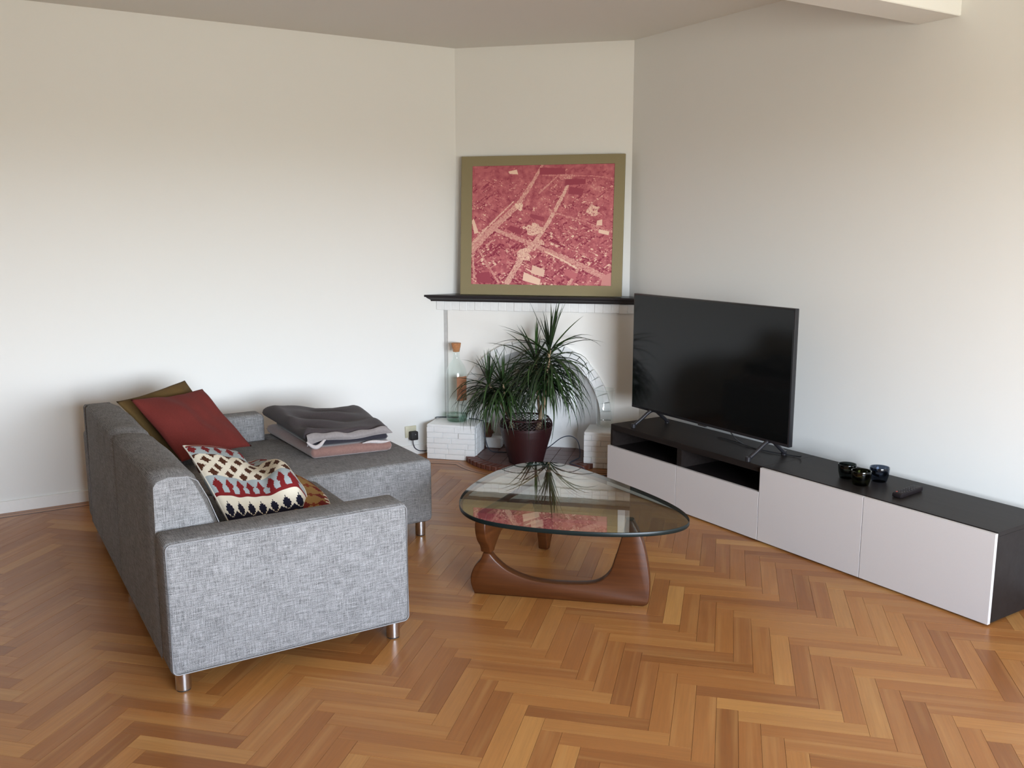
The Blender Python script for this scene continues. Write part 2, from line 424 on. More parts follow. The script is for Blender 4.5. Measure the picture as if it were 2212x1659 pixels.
# baseboards
bm = bmesh.new(); box(bm, LEFT_X, -0.014, 0, -0.87, 0, 0.070, 0.003, 1)
o = obj('baseboard_left', bm, M['trim']); place(o, ROOM); struct(o)
bm = bmesh.new(); box(bm, -0.014, WIN_Y, 0, 0, -0.87, 0.070, 0.003, 1)
o = obj('baseboard_right', bm, M['trim']); place(o, ROOM); struct(o)

# ------------------------------------------------------------------ parquet
PL, PW, GAP = 0.408, 0.0704, 0.0005
ang = ROOM.a + R(135) + 0      # stair direction is along ROOM.Y; e1 and e2 straddle it
stair = ROOM.Y
e1 = (math.cos(math.atan2(stair[1], stair[0])+R(45)), math.sin(math.atan2(stair[1], stair[0])+R(45)))
e2 = (math.cos(math.atan2(stair[1], stair[0])-R(45)), math.sin(math.atan2(stair[1], stair[0])-R(45)))
corner = ROOM.w(-1.255, -3.645)             # a plank corner: e1 end, e2 top of a cross plank
org = (corner.x - e1[0]*PL - e2[0]*PW, corner.y - e1[1]*PL - e2[1]*PW)
def to_w(a, b): return (org[0]+e1[0]*a+e2[0]*b, org[1]+e1[1]*a+e2[1]*b)
def clip_half(poly, f):
    out = []
    for i in range(len(poly)):
        p, q = poly[i], poly[(i+1) % len(poly)]; fp, fq = f(p), f(q)
        if fp >= 0: out.append(p)
        if fp*fq < 0:
            s = fp/(fp-fq); out.append((p[0]+(q[0]-p[0])*s, p[1]+(q[1]-p[1])*s))
    return out
CLIPS = [lambda p: -ROOM.inv(p)[1]-0.0, lambda p: -ROOM.inv(p)[0], lambda p: ROOM.inv(p)[0]-LEFT_X,
         lambda p: ROOM.inv(p)[1]-WIN_Y, lambda p: -CH.inv(p)[1]]
planks = []
for m in range(-14, 15):
    for n in range(-90, 91):
        for kind in (0, 1):
            if kind == 0: r = (n*PW+m*PL, n*PW-m*PL, n*PW+m*PL+PL, n*PW-m*PL+PW)
            else: r = (n*PW+PL+m*PL, (n+1)*PW-PL-m*PL, (n+1)*PW+PL+m*PL, (n+1)*PW-m*PL)
            cx, cy = to_w((r[0]+r[2])/2, (r[1]+r[3])/2); ru = ROOM.inv((cx, cy))
            if not (LEFT_X-0.3 < ru[0] < 0.3 and WIN_Y-0.3 < ru[1] < 0.3): continue
            poly = [to_w(r[0]+GAP, r[1]+GAP), to_w(r[2]-GAP, r[1]+GAP), to_w(r[2]-GAP, r[3]-GAP), to_w(r[0]+GAP, r[3]-GAP)]
            # keep counter-clockwise
            area = sum(poly[i][0]*poly[(i+1) % 4][1]-poly[(i+1) % 4][0]*poly[i][1] for i in range(4))
            if area < 0: poly = poly[::-1]
            full = poly
            for f in CLIPS:
                poly = clip_half(poly, f)
                if len(poly) < 3: break
            if len(poly) < 3: continue
            # how the photograph sees it
            dep = cy*math.cos(pt)+1.6*math.sin(pt)
            vis = False; px = py = 0
            if dep > 0.3:
                px = 1106+1983*cx/dep; py = 829.5+1983*(1.6*math.cos(pt)-cy*math.sin(pt))/dep
                vis = -40 < px < 2250 and py < 1700
            # behind the sofa, the bench or the hearth nothing shows
            si = SO.inv((cx, cy)); cb = CB.inv((cx, cy))
            hid = (0.05 < si[0] < 0.85 and 0.3 < si[1]) or cb[1] > 0.1
            planks.append((kind, (cx, cy), poly, vis and not hid, dep, poly is full or len(poly) == 4 and poly == full))
planks.sort(key=lambda p: (not (p[3] and p[5]), p[4]))
def plank_bm(bm, poly, kind, c, z0=-0.012, z1=0.0, local=True, uvscale=1):
    a = e1 if kind == 0 else e2; b = (-a[1], a[0])
    ox, oy = (c if local else (0, 0)); bev = 0.0008
    lo = [bm.verts.new((p[0]-ox, p[1]-oy, z0)) for p in poly]; tp = [bm.verts.new((p[0]-ox, p[1]-oy, z1)) for p in poly]
    n = len(poly); fs = [bm.faces.new(tp)]
    for i in range(n):
        j = (i+1) % n; fs.append(bm.faces.new((lo[i], lo[j], tp[j], tp[i])))
    return fs, a, b
def plank_uv(me, a, b, c):
    uvl = me.uv_layers.new(name='UVMap')
    for l in me.loops:
        co = me.vertices[l.vertex_index].co; dx, dy = co.x-c[0], co.y-c[1]
        uvl.data[l.index].uv = (dx*a[0]+dy*a[1], dx*b[0]+dy*b[1])
proto = {}
for p in planks[:300]:
    kind, c, poly = p[0], p[1], p[2]
    if kind not in proto:
        bm = bmesh.new(); fs, a, b = plank_bm(bm, poly, kind, c)
        me = bpy.data.meshes.new('plank'); bm.to_mesh(me); bm.free(); plank_uv(me, a, b, (0, 0)); me.materials.append(M['plank']); proto[kind] = me
    o = bpy.data.objects.new('plank', proto[kind]); COL.objects.link(o); o.parent = floor
    l = ROOM.inv(c); o.location = (l[0], l[1], random.uniform(-0.0003, 0.0003)); o.rotation_euler = (0, 0, -ROOM.a)
bm = bmesh.new(); uvl = bm.loops.layers.uv.new('UVMap'); tone = bm.faces.layers.float.new('tone')
for p in planks[300:]:
    kind, c, poly = p[0], p[1], p[2]
    fs, a, b = plank_bm(bm, poly, kind, c, local=False); tv = random.random()
    for f in fs:
        f[tone] = tv
        for l in f.loops:
            dx, dy = l.vert.co.x-c[0], l.vert.co.y-c[1]; l[uvl].uv = (dx*a[0]+dy*a[1], dx*b[0]+dy*b[1])
rest = obj('plank_field', bm, M['planks'], None, uv=False); rest.parent = floor; rest['kind'] = 'stuff'
rest.matrix_parent_inverse = (Matrix.Translation(floor.location) @ Matrix.Rotation(ROOM.a, 4, 'Z')).inverted()

# border bands and dark inlay lines that follow the left wall, then swing round the hearth
HC, HR = (0.595, -0.114), 0.501
def ch(x, y): return tuple(CH.w(x, y)[:2])
def arc(r, a0, a1, n=26): return [ch(HC[0]+r*math.cos(a0+(a1-a0)*i/n), HC[1]+r*math.sin(a0+(a1-a0)*i/n)) for i in range(n+1)]
def path(off):
    # distance off from the wall / plinths; arc radius grows with it
    r = 0.535+off*0.62; y = -0.37-off
    a0 = math.pi+math.asin(min(1, (-(y)+HC[1])/r)); a1 = 2*math.pi-math.asin(min(1, (-(y)+HC[1])/r))
    pL = ROOM.w(LEFT_X, -off)[:2]
    # the wall line meets the plinth line where ROOM y = -off and CH y = y
    best = min((abs(CH.inv(ROOM.w(-3+i*0.002, -off))[1]-y), i) for i in range(1500))[1]; pm = ROOM.w(-3+best*0.002, -off)[:2]
    best = min((abs(CH.inv(ROOM.w(-off-0.02, -3+i*0.002))[1]-y), i) for i in range(1500))[1]; pr_ = ROOM.w(-off-0.02, -3+best*0.002)[:2]
    return [tuple(pL), tuple(pm)]+arc(r, a0, a1)+[tuple(pr_)]
def ribbon(name, p0, p1, z0, z1, mat):
    bm = bmesh.new(); rows = []
    for a, b in zip(p0, p1): rows.append([bm.verts.new((a[0], a[1], z0)), bm.verts.new((a[0], a[1], z1)), bm.verts.new((b[0], b[1], z1)), bm.verts.new((b[0], b[1], z0))])
    for a, b in zip(rows, rows[1:]):
        for i in range(4): bm.faces.new((a[i], a[(i+1) % 4], b[(i+1) % 4], b[i]))
    bm.faces.new(rows[0]); bm.faces.new(rows[-1][::-1]); bmesh.ops.recalc_face_normals(bm, faces=bm.faces)
    o = obj(name, bm, mat, None); o.parent = floor
    o.matrix_parent_inverse = (Matrix.Translation(floor.location) @ Matrix.Rotation(ROOM.a, 4, 'Z')).inverted(); return o
ribbon('border_strip', path(0.0), path(0.042), -0.012, 0.0012, M['border'])
ribbon('inlay_strip', path(0.042), path(0.050), -0.012, 0.0013, M['inlay'])
ribbon('border_strip', path(0.050), path(0.088), -0.012, 0.0012, M['border'])
ribbon('inlay_strip', path(0.088), path(0.096), -0.012, 0.0013, M['inlay'])

# ------------------------------------------------------------------ fireplace
fp = thing('fireplace', 'white brick corner fireplace with arched opening, black mantel shelf and red hearth', 'fireplace', CH.w(0, 0, 0), CH.a)
FY = -0.09
ACX, ACZ, RI, RO = 0.58, 0.285, 0.468, 0.546
# plaster face with the arched hole (a fan of quads round the arch), 0.09 thick
def arch_pt(r, i, n): a = math.pi*i/n; return (ACX-r*math.cos(a), ACZ+r*math.sin(a))
bm = bmesh.new(); n = 48
XL, XR, ZT = -0.047, 1.34, 1.03
inner = [(ACX-RI, 0.0)]+[arch_pt(RI, i, n) for i in range(n+1)]+[(ACX+RI, 0.0)]
def outer_pt(p):
    x, z = p
    if z <= ACZ: return (XL if x < ACX else XR, z)
    dx, dz = x-ACX, z-ACZ
    k = min([((XR-ACX)/dx) if dx > 1e-6 else 9e9, ((XL-ACX)/dx) if dx < -1e-6 else 9e9, (ZT-ACZ)/dz if dz > 1e-6 else 9e9])
    return (ACX+dx*k, ACZ+dz*k)
outer = [outer_pt(p) for p in inner]
vi = [bm.verts.new((p[0], FY, p[1])) for p in inner]; vo = [bm.verts.new((p[0], FY, p[1])) for p in outer]
vb = [bm.verts.new((p[0], 0.0, p[1])) for p in inner]; vob = [bm.verts.new((p[0], 0.0, p[1])) for p in outer]
for i in range(len(inner)-1):
    bm.faces.new((vi[i], vi[i+1], vo[i+1], vo[i])); bm.faces.new((vo[i], vo[i+1], vob[i+1], vob[i]))
for cx_, cz_ in ((XL, ZT), (XR, ZT)):
    ks = [i for i in range(len(outer)-1) if abs(outer[i][0]-outer[i+1][0]) > 1e-6 and abs(outer[i][1]-outer[i+1][1]) > 1e-6 and (outer[i][0] == cx_ or outer[i+1][0] == cx_ or abs(outer[i][0]-cx_) < 0.1 or abs(outer[i+1][0]-cx_) < 0.1)]
    for i in ks:
        v = bm.verts.new((cx_, FY, cz_)); bm.faces.new((vo[i], vo[i+1], v))
bmesh.ops.recalc_face_normals(bm, faces=bm.faces)
obj('plaster_face', bm, M['plaster'], fp)
# narrow strip where the face meets the left wall
bm = bmesh.new(); prism(bm, [(-0.079, -0.079), (-0.047, -0.083), (-0.047, -0.03), (-0.079, -0.03)], 'z', 0.0, 1.03)
obj('filler_strip', bm, m_plain('grey_filler_paint', (0.50, 0.50, 0.49, 1), 0.7), fp)
# recess: splayed sides, soffit and back
bm = bmesh.new(); K = 0.80; prev = None; n = 40
pin = [(ACX-RI, 0.03)]+[arch_pt(RI, i, n) for i in range(n+1)]+[(ACX+RI, 0.03)]
BK = 0.055
pbk = [(ACX-RI*0.60, 0.03)]+[(ACX-(RI*0.60)*math.cos(math.pi*i/n), ACZ+(RI*0.80)*math.sin(math.pi*i/n)) for i in range(n+1)]+[(ACX+RI*0.60, 0.03)]
va = [bm.verts.new((p[0], FY, p[1])) for p in pin]; vb = [bm.verts.new((p[0], BK, p[1])) for p in pbk]
for i in range(len(pin)-1): bm.faces.new((va[i], va[i+1], vb[i+1], vb[i]))
obj('recess_lining', bm, M['brickw'], fp, smooth=30)
bm = bmesh.new(); prism(bm, pbk[::-1], 'y', BK, BK+0.01); obj('recess_back', bm, M['brickw'], fp)
cyl_b = bmesh.new(); lathe(cyl_b, [(0.022, 0), (0.022, 0.012)], 20, (0, 0), True, True)
o = obj('vent_cap', cyl_b, M['foot'], fp); o.rotation_euler = (R(90), 0, 0); o.location = (0.655, BK, 0.42)
# low white ledge and bare brick patch inside, on the left
obj('recess_ledge', bx(0.225, -0.085, 0.035, 0.335, -0.01, 0.11, 0.006, 2), M['brickw'], fp)
bm = bmesh.new()
prism(bm, [(0.222, 0.112), (0.262, 0.112), (0.268, 0.135), (0.285, 0.142), (0.262, 0.165), (0.255, 0.21), (0.222, 0.215)], 'y', -0.078, -0.05)
obj('bare_brick_patch', bm, m_plain('bare_brown_brick', srgb(92, 58, 42), 0.9, grain=0.2, gscale=40, bump=0.8), fp)
brick_cache = {}
def brick(parent, mat, x, y, z, sx, sy, sz, key, ry=0.0, rz=0.0, bev=0.004, tilt=0.0):
    if key not in brick_cache:
        b = bmesh.new(); box(b, -sx/2, -sy/2, -sz/2, sx/2, sy/2, sz/2, bev, 1)
        me = bpy.data.meshes.new('brick'); b.to_mesh(me); b.free(); me.materials.append(mat); box_uv(me)
        brick_cache[key] = me
    o = bpy.data.objects.new('brick', brick_cache[key]); COL.objects.link(o); o.parent = parent
    o.location = (x, y, z); o.rotation_euler = (random.uniform(-tilt, tilt), ry, rz+random.uniform(-tilt, tilt)); return o
# arch ring of voussoirs, then bricks down the jambs
NV = 27
for i in range(NV):
    a = math.pi*(i+0.5)/NV; rm = (RI+RO)/2
    brick(fp, M['brickw'], ACX-rm*math.cos(a), FY-0.006+random.uniform(-0.002, 0.002), ACZ+rm*math.sin(a), 0.0555, 0.05, RO-RI-0.002, 'vouss', ry=-(math.pi/2-a), tilt=0.012, bev=0.0025)
for sx_ in (-1, 1):
    for k in range(4):
        brick(fp, M['brickw'], ACX+sx_*(RI+RO)/2, FY-0.006, ACZ-0.031-k*0.058, RO-RI-0.002, 0.05, 0.0555, 'jamb', tilt=0.012, bev=0.0025)
# soldier course under the mantel shelf
XS, XE, NS = -0.118, 1.335, 26
w_ = (XE-XS)/NS
for i in range(NS):
    xx = XS+w_*(i+0.5); d0 = -0.125
    brick(fp, M['brickw'], xx, -0.085+random.uniform(-0.003, 0.003), 1.051+random.uniform(-0.002, 0.002), w_-0.002, 0.08, 0.062, 'soldier', tilt=0.015, bev=0.0025)
obj('course_backing', bx(-0.115, -0.1215, 1.024, 1.33, -0.0, 1.082), M['mortar'], fp)
# mantel shelf, moulded edge following the two walls
bm = bmesh.new()
prof = [(-0.150, 1.083), (-0.150, 1.090), (-0.172, 1.106), (-0.176, 1.112), (-0.186, 1.114), (-0.186, 1.128), (-0.003, 1.128), (-0.003, 1.083)]
vl = [bm.verts.new((y, y, z)) for y, z in prof]; vr = [bm.verts.new((1.216-y, y, z)) for y, z in prof]
bm.faces.new(vl); bm.faces.new(vr[::-1])
for i in range(len(prof)): bm.faces.new((vl[i], vl[(i+1) % len(prof)], vr[(i+1) % len(prof)], vr[i]))
bmesh.ops.recalc_face_normals(bm, faces=bm.faces)
obj('mantel_shelf', bm, M['mantel'], fp, label='black moulded mantel shelf')
# two brick plinths
def plinth(x0, x1, zbase_fn, seedk):
    PY0, PY1, ZT_ = -0.345, -0.092, 0.245
    p = bpy.data.objects.new('brick_plinth', None); COL.objects.link(p); p.parent = fp
    b = bmesh.new(); box(b, x0+0.005, PY0+0.005, 0.0, x1-0.005, PY1, 0.238)
    core = obj('plinth_core', b, M['mortar'], p)
    b = bmesh.new(); box(b, x0+0.001, PY0+0.001, 0.226, x1-0.001, PY1, ZT_, 0.006, 2); obj('plinth_top', b, M['brickw'], p, smooth=40)
    courses = 6; hC = 0.2265/courses
    for c in range(courses):
        z = (c+0.5)*hC; cuts = [x0]
        step = [0.135, 0.115, 0.15][c % 3]; x = x0+(0.052 if c % 2 else step)
        while x < x1-0.03: cuts.append(x); x += step+random.uniform(-0.012, 0.012)
        cuts.append(x1)
        for a, b_ in zip(cuts, cuts[1:]):
            L_ = b_-a; q = round(L_, 3)
            brick(p, M['brickw'], (a+b_)/2, PY0+0.0215+random.uniform(-0.006, 0.0025), z, L_-0.0015, 0.045, hC-0.0015, ('pl', q, c % 2), tilt=0.006, bev=0.0022)
        for side in (x0, x1):
            sgn = 1 if side == x0 else -1; y = PY0+0.045
            while y < PY1-0.02:
                L_ = min(0.1, PY1-y)
                brick(p, M['brickw'], side+sgn*0.0215, y+L_/2, z, 0.045, L_-0.002, hC-0.0015, ('ps', round(L_, 3)), tilt=0.005, bev=0.0022); y += L_
    return p
plinth(-0.130, 0.217, None, 1); plinth(0.972, 1.30, None, 2)
# hearth: slab, radial border bricks, tiles
hz = 0.033
bm = bmesh.new(); pts = []
a0 = math.pi+math.asin((0.30-0.114)/HR); a1 = 2*math.pi-math.asin((0.30-0.114)/HR)
rr_ = HR-0.008
pts = [(HC[0]+rr_*math.cos(a0+(a1-a0)*i/40), HC[1]+rr_*math.sin(a0+(a1-a0)*i/40)) for i in range(41)]
pts += [(1.06, 0.08), (0.12, 0.08)]
prism(bm, pts, 'z', 0.0, hz-0.004); obj('hearth_bed', bm, M['grout'], fp)
NB = 25; brad = 0.075
for i in range(NB):
    a = a0+(a1-a0)*(i+0.5)/NB; rm = HR-brad/2
    if HC[1]+HR*math.sin(a) > -0.335: continue
    aw = (a1-a0)/NB*HR-0.009
    brick(fp, M['hbrick'], HC[0]+rm*math.cos(a), HC[1]+rm*math.sin(a), hz/2, aw, brad, hz, 'hb', rz=a+math.pi/2, bev=0.003, tilt=0.0)
# square tiles inside the border, each clipped to the arc
tw = 0.105; gap = 0.0022
def in_r(p, r): return math.hypot(p[0]-HC[0], p[1]-HC[1]) <= r
rt_ = HR-brad-0.004
circ = [(HC[0]+rt_*math.cos(2*math.pi*i/48), HC[1]+rt_*math.sin(2*math.pi*i/48)) for i in range(48)]
def clip_circle(poly):
    for i in range(48):
        p, q = circ[i], circ[(i+1) % 48]
        poly = clip_half(poly, lambda t_, p=p, q=q: (q[0]-p[0])*(t_[1]-p[1])-(q[1]-p[1])*(t_[0]-p[0]))
        if len(poly) < 3: return []
    return poly
for i in range(-5, 6):
    for j in range(0, 6):
        x0 = 0.595+(i-0.5)*tw; y1 = 0.065-j*0.118
        poly = [(x0+gap, y1-0.118+gap), (x0+tw-gap, y1-0.118+gap), (x0+tw-gap, y1-gap), (x0+gap, y1-gap)]
        poly = [(max(0.13, min(1.06, a)), b) for a, b in poly]
        if y1-0.118 < HC[1]: poly = clip_circle(poly) if (y1 < HC[1]) else (clip_circle(poly) or [])
        if len(poly) < 3: continue
        ar = abs(sum(poly[k][0]*poly[(k+1) % len(poly)][1]-poly[(k+1) % len(poly)][0]*poly[k][1] for k in range(len(poly))))/2
        if ar < 0.0006: continue
        b = bmesh.new(); prism(b, poly, 'z', 0.005, hz)
        obj('tile', b, M['hearth'], fp)

# ------------------------------------------------------------------ picture on the shelf
pic = thing('framed_picture', 'large beige-framed red-tinted aerial city photograph leaning on the mantel shelf', 'picture')
PWd, PHt, PT = 1.122, 0.938, 0.03
tilt = math.atan2(0.055, 0.93)
pic.matrix_world = Matrix.Translation(CH.w(0.058, -0.098, 1.130)) @ Matrix.Rotation(CH.a, 4, 'Z') @ Matrix.Rotation(-tilt, 4, 'X')
bw, bh = 0.066, 0.068
bm = bmesh.new(); lip = 0.0
fx0, fx1, fz0, fz1 = 0.079, PWd-0.070, 0.072, PHt-0.066
o_ = [(0, 0), (PWd, 0), (PWd+0.003, PHt), (0.004, PHt)]; i_ = [(fx0, fz0), (fx1, fz0), (fx1+0.006, fz1+0.004), (fx0+0.004, fz1)]
def V(p, y): return bm.verts.new((p[0], y, p[1]))
of = [V(p, -PT+0.002) for p in o_]; ofi = [V((p[0]+(0.004 if p[0] < 0.5 else -0.004), p[1]+(0.004 if p[1] < 0.4 else -0.004)), -PT) for p in o_]
inf = [V(p, -PT) for p in i_]; inb = [V(p, -PT+0.006) for p in i_]; ob = [V(p, 0) for p in o_]
for i in range(4):
    j = (i+1) % 4
    bm.faces.new((of[i], of[j], ofi[j], ofi[i])); bm.faces.new((ofi[i], ofi[j], inf[j], inf[i])); bm.faces.new((inf[i], inf[j], inb[j], inb[i])); bm.faces.new((ob[i], ob[j], of[j], of[i]))
bm.faces.new(ob); bmesh.ops.recalc_face_normals(bm, faces=bm.faces)
obj('picture_frame', bm, M['pframe'], pic)
def aerial(W, Hh):
    """Aerial view of a city in one red ink: streets in perspective with rows of roofs."""
    yy, xx = np.mgrid[0:Hh, 0:W].astype(np.float32); u = xx/W; v = yy/Hh      # v from the top
    img = np.zeros((Hh, W), np.float32)+0.30
    def sm(a, k):
        for _ in range(k): a = (a+np.roll(a, 1, 0)+np.roll(a, -1, 0)+np.roll(a, 1, 1)+np.roll(a, -1, 1))/5
        return a
    nz = sm(rng.rand(Hh, W).astype(np.float32), 2); nz = (nz-nz.mean())/nz.std()
    nb = sm(rng.rand(Hh, W).astype(np.float32), 40); nb = (nb-nb.mean())/nb.std()
    img += 0.035*nz+0.05*nb
    def quad(P, val):
        P = np.array(P); x0, y0 = np.floor(P.min(0)).astype(int); x1, y1 = np.ceil(P.max(0)).astype(int)
        x0 = max(x0, 0); y0 = max(y0, 0); x1 = min(x1, W-1); y1 = min(y1, Hh-1)
        if x1 < x0 or y1 < y0: return
        gx, gy = np.meshgrid(np.arange(x0, x1+1), np.arange(y0, y1+1)); ins = np.ones(gx.shape, bool)
        ar = sum(P[i][0]*P[(i+1) % len(P)][1]-P[(i+1) % len(P)][0]*P[i][1] for i in range(len(P))); s = 1 if ar > 0 else -1
        for i in range(len(P)):
            a, b = P[i], P[(i+1) % len(P)]; ins &= s*((b[0]-a[0])*(gy-a[1])-(b[1]-a[1])*(gx-a[0])) >= 0
        img[y0:y1+1, x0:x1+1][ins] = val
    d1 = np.array([0.80, -0.60]); d2 = np.array([0.88, 0.42]); d1 /= np.linalg.norm(d1); d2 /= np.linalg.norm(d2)
    for _ in range(420):                                      # rows of houses: roofs side by side, lit and shaded slopes
        cy = rng.rand()**0.85; cx = rng.uniform(-0.1, 1.0); sc = (0.42+1.0*cy)*W/330
        q = d1 if rng.rand() < 0.45 else d2; p = d2 if q is d1 else d1; c = np.array([cx*W, cy*Hh]); tb = rng.choice([0.12, 0.22, 0.34, 0.46], p=[.3, .3, .25, .15])
        w = sc*rng.uniform(2.5, 5)
        for k in range(rng.randint(3, 9)):
            L = sc*rng.uniform(2.5, 6); t0 = np.clip(tb+rng.uniform(-0.12, 0.16)+(0.4 if rng.rand() < 0.09 else 0), 0.04, 1)
            a, b = q*L/2, p*w/2; h = np.array([0, -sc*rng.uniform(1, 3)]); c = c+q*L
            quad([c-a-b, c+a-b, c+a+b, c-a+b], t0); quad([c-a+b*0.05, c+a+b*0.05, c+a+b, c-a+b], max(0.02, t0-0.14))
            quad([c-a+b, c+a+b, c+a+b-h, c-a+b-h], max(0.02, t0-0.26) if rng.rand() < 0.7 else min(1, t0+0.3))
            if rng.rand() < 0.35: quad([c-a*0.4+b*1.2, c+a*0.2+b*1.2, c+a*0.2+b*1.9, c-a*0.4+b*1.9], rng.uniform(0.5, 0.95))
    for _ in range(900):                                      # yards, sheds, trees
        cy = rng.rand()**0.85; c = np.array([rng.rand()*W, cy*Hh]); sc = (0.4+0.9*cy)*W/330; a, b = d2*sc*rng.uniform(0.6, 2.2), d1*sc*rng.uniform(0.5, 1.4)
        quad([c-a-b, c+a-b, c+a+b, c-a+b], rng.choice([0.06, 0.2, 0.55, 0.85], p=[.4, .2, .25, .15]))
    img[:] = (sm(img, 1)*0.45+img*0.55-0.29)*1.45+0.33
    img[:int(Hh*0.12)] = sm(img, 3)[:int(Hh*0.12)]*0.8
    def road(pts, w0, w1, val, soft=1.0):
        pts = [np.array(p)*[W, Hh] for p in pts]; n = len(pts)-1
        for k in range(n):
            a, b = pts[k], pts[k+1]; d = b-a; L = np.linalg.norm(d); tt = ((xx-a[0])*d[0]+(yy-a[1])*d[1])/(L*L)
            tc_ = np.clip(tt, 0, 1); dist = np.hypot(xx-(a[0]+d[0]*tc_), yy-(a[1]+d[1]*tc_))
            wd = (w0+(w1-w0)*((k+tc_)/n))*W; mk = (dist < wd*(1+0.07*nz)) & (nz > -1.9)
            img[mk] = (val+0.07*nz[mk]-0.06*(np.abs(dist[mk]-wd[mk]*0.45) < wd[mk]*0.10))
    road([(0.0, 0.70), (0.12, 0.56), (0.33, 0.33), (0.44, 0.13), (0.50, 0.0)], 0.026, 0.007, 0.66)
    road([(0.0, 0.66), (0.10, 0.53), (0.30, 0.30)], 0.008, 0.004, 0.80)
    road([(0.26, 0.98), (0.37, 0.76), (0.46, 0.63), (0.55, 0.47), (0.66, 0.22), (0.70, 0.10)], 0.020, 0.008, 0.76)
    road([(0.18, 0.54), (0.40, 0.64), (0.52, 0.70), (0.72, 0.80), (1.0, 0.96)], 0.013, 0.020, 0.64)
    road([(0.53, 0.72), (0.64, 0.78), (0.76, 0.86)], 0.005, 0.006, 0.95)
    road([(0.55, 0.38), (0.78, 0.46), (1.0, 0.56)], 0.005, 0.006, 0.55)
    road([(0.48, 0.23), (0.60, 0.10), (0.67, 0.04)], 0.006, 0.004, 0.60)
    road([(0.05, 0.70), (0.12, 0.84), (0.20, 0.98)], 0.006, 0.008, 0.60)
    road([(0.70, 0.99), (0.76, 0.86)], 0.010, 0.008, 0.68)
    road([(0.02, 0.94), (0.01, 0.76)], 0.008, 0.006, 0.64)
    road([(0.50, 0.085), (0.85, 0.095), (1.0, 0.12)], 0.004, 0.004, 0.50)
    def blob(cx, cy, rx, ry, val):
        mk = (((u-cx)/rx)**2+((v-cy)/ry)**2 < 1+0.45*nb) & (nz > -1.5); img[mk] = val+0.10*nz[mk]
    blob(0.44, 0.53, 0.06, 0.045, 0.84); blob(0.38, 0.74, 0.045, 0.045, 0.86); blob(0.34, 0.34, 0.030, 0.032, 0.97)
    blob(0.86, 0.38, 0.045, 0.045, 0.80); blob(0.47, 0.65, 0.04, 0.03, 0.74); blob(0.66, 0.10, 0.05, 0.03, 0.55)
    for P, val in (([(0.26, .05), (0.32, .035), (0.33, .075), (0.27, .07)], 1.0), ([(0.0, .46), (0.015, .44), (0.05, .56), (0.02, .57)], 0.95),
                   ([(0.44, .83), (0.53, .87), (0.52, .93), (0.43, .90)], 0.9), ([(0.38, .89), (0.50, .95), (0.49, 1.0), (0.37, .96)], 0.98),
                   ([(0.04, .90), (0.13, .89), (0.15, .99), (0.04, .98)], 0.12), ([(0.68, .86), (0.76, .90), (0.74, .95), (0.66, .91)], 0.42),
                   ([(0.93, .92), (1, .88), (1, 1), (0.92, .99)], 0.58), ([(0.90, .53), (0.97, .55), (0.965, .58), (0.895, .56)], 0.97),
                   ([(0.885, .46), (0.92, .45), (0.92, .50), (0.88, .50)], 0.92), ([(0.02, .03), (0.14, .02), (0.13, .05), (0.02, .06)], 0.36),
                   ([(0.48, .02), (0.66, .03), (0.66, .08), (0.48, .08)], 0.10), ([(0.66, .12), (0.80, .12), (0.80, .16), (0.66, .17)], 0.08),
                   ([(0.69, .18), (0.79, .20), (0.78, .25), (0.68, .24)], 0.10), ([(0.28, .50), (0.37, .53), (0.35, .58), (0.25, .53)], 0.10),
                   ([(0.50, .60), (0.76, .73), (0.80, .77), (0.86, .79), (0.50, .64)], 0.10), ([(0.42, .40), (0.52, .43), (0.52, .47), (0.42, .43)], 0.12)):
        quad([(a*W, b*Hh) for a, b in P], val)
    k = np.clip(img, 0, 1)[..., None]
    A = np.array(srgb(142, 48, 72)[:3]); B = np.array(srgb(196, 112, 118)[:3]); C = np.array(srgb(240, 206, 184)[:3])
    return np.where(k < 0.45, A+(B-A)*(k/0.45), B+(C-B)*((k-0.45)/0.55))
GW, GH = 420, 350
img = aerial(GW-1, GH-1)
uu, vv = np.meshgrid(np.linspace(0, 1, GW), np.linspace(0, 1, GH))
P = np.zeros((GH, GW, 3)); P[..., 0] = fx0-0.001+uu*(fx1-fx0+0.008); P[..., 2] = fz1+0.003-vv*(fz1-fz0+0.004); P[..., 1] = -PT+0.005
o = grid_mesh('picture_print', P, img, M['print'], pic, smooth=False)

# ------------------------------------------------------------------ sofa
sofa = thing('sofa', 'grey woven corner sofa with chaise standing in front of the left wall', 'sofa', SO.w(0, 0), SO.a)
def soft(bm_, name, sm=40): return obj(name, bm_, M['fabric'], sofa, smooth=sm)
ZB, ZA = 0.078, 0.556
def softbox(x0, y0, z0, x1, y1, z1, bev=0.03, puff=0.0, seg=4):
    b = bmesh.new(); box(b, x0, y0, z0, x1, y1, z1, bev, seg)
    return b
# arms
b = softbox(0.0, 0.0, ZB, 0.893, 0.165, ZA, 0.022); soft(b, 'armrest')
b = softbox(0.0, 1.965, ZB, 0.925, 2.115, ZA, 0.03); soft(b, 'armrest')
# piping round the outside panel of the near arm
loop = []; x0_, x1_, z0_, z1_, rr_ = 0.006, 0.887, ZB+0.006, ZA-0.006, 0.020
for cx_, cz_, q_ in ((x1_-rr_, z0_+rr_, -90), (x1_-rr_, z1_-rr_, 0), (x0_+rr_, z1_-rr_, 90), (x0_+rr_, z0_+rr_, 180)):
    for i in range(6): a = R(q_+18*i); loop.append((cx_+rr_*math.cos(a), 0.0012, cz_+rr_*math.sin(a)))
loop.append(loop[0])
b = bmesh.new(); tube(b, loop, 0.0020, 6); obj('piping', b, M['piping'], sofa)
# base under seat and chaise
b = softbox(0.02, 0.16, ZB, 0.885, 1.06, 0.30, 0.01, seg=2); soft(b, 'base_frame')
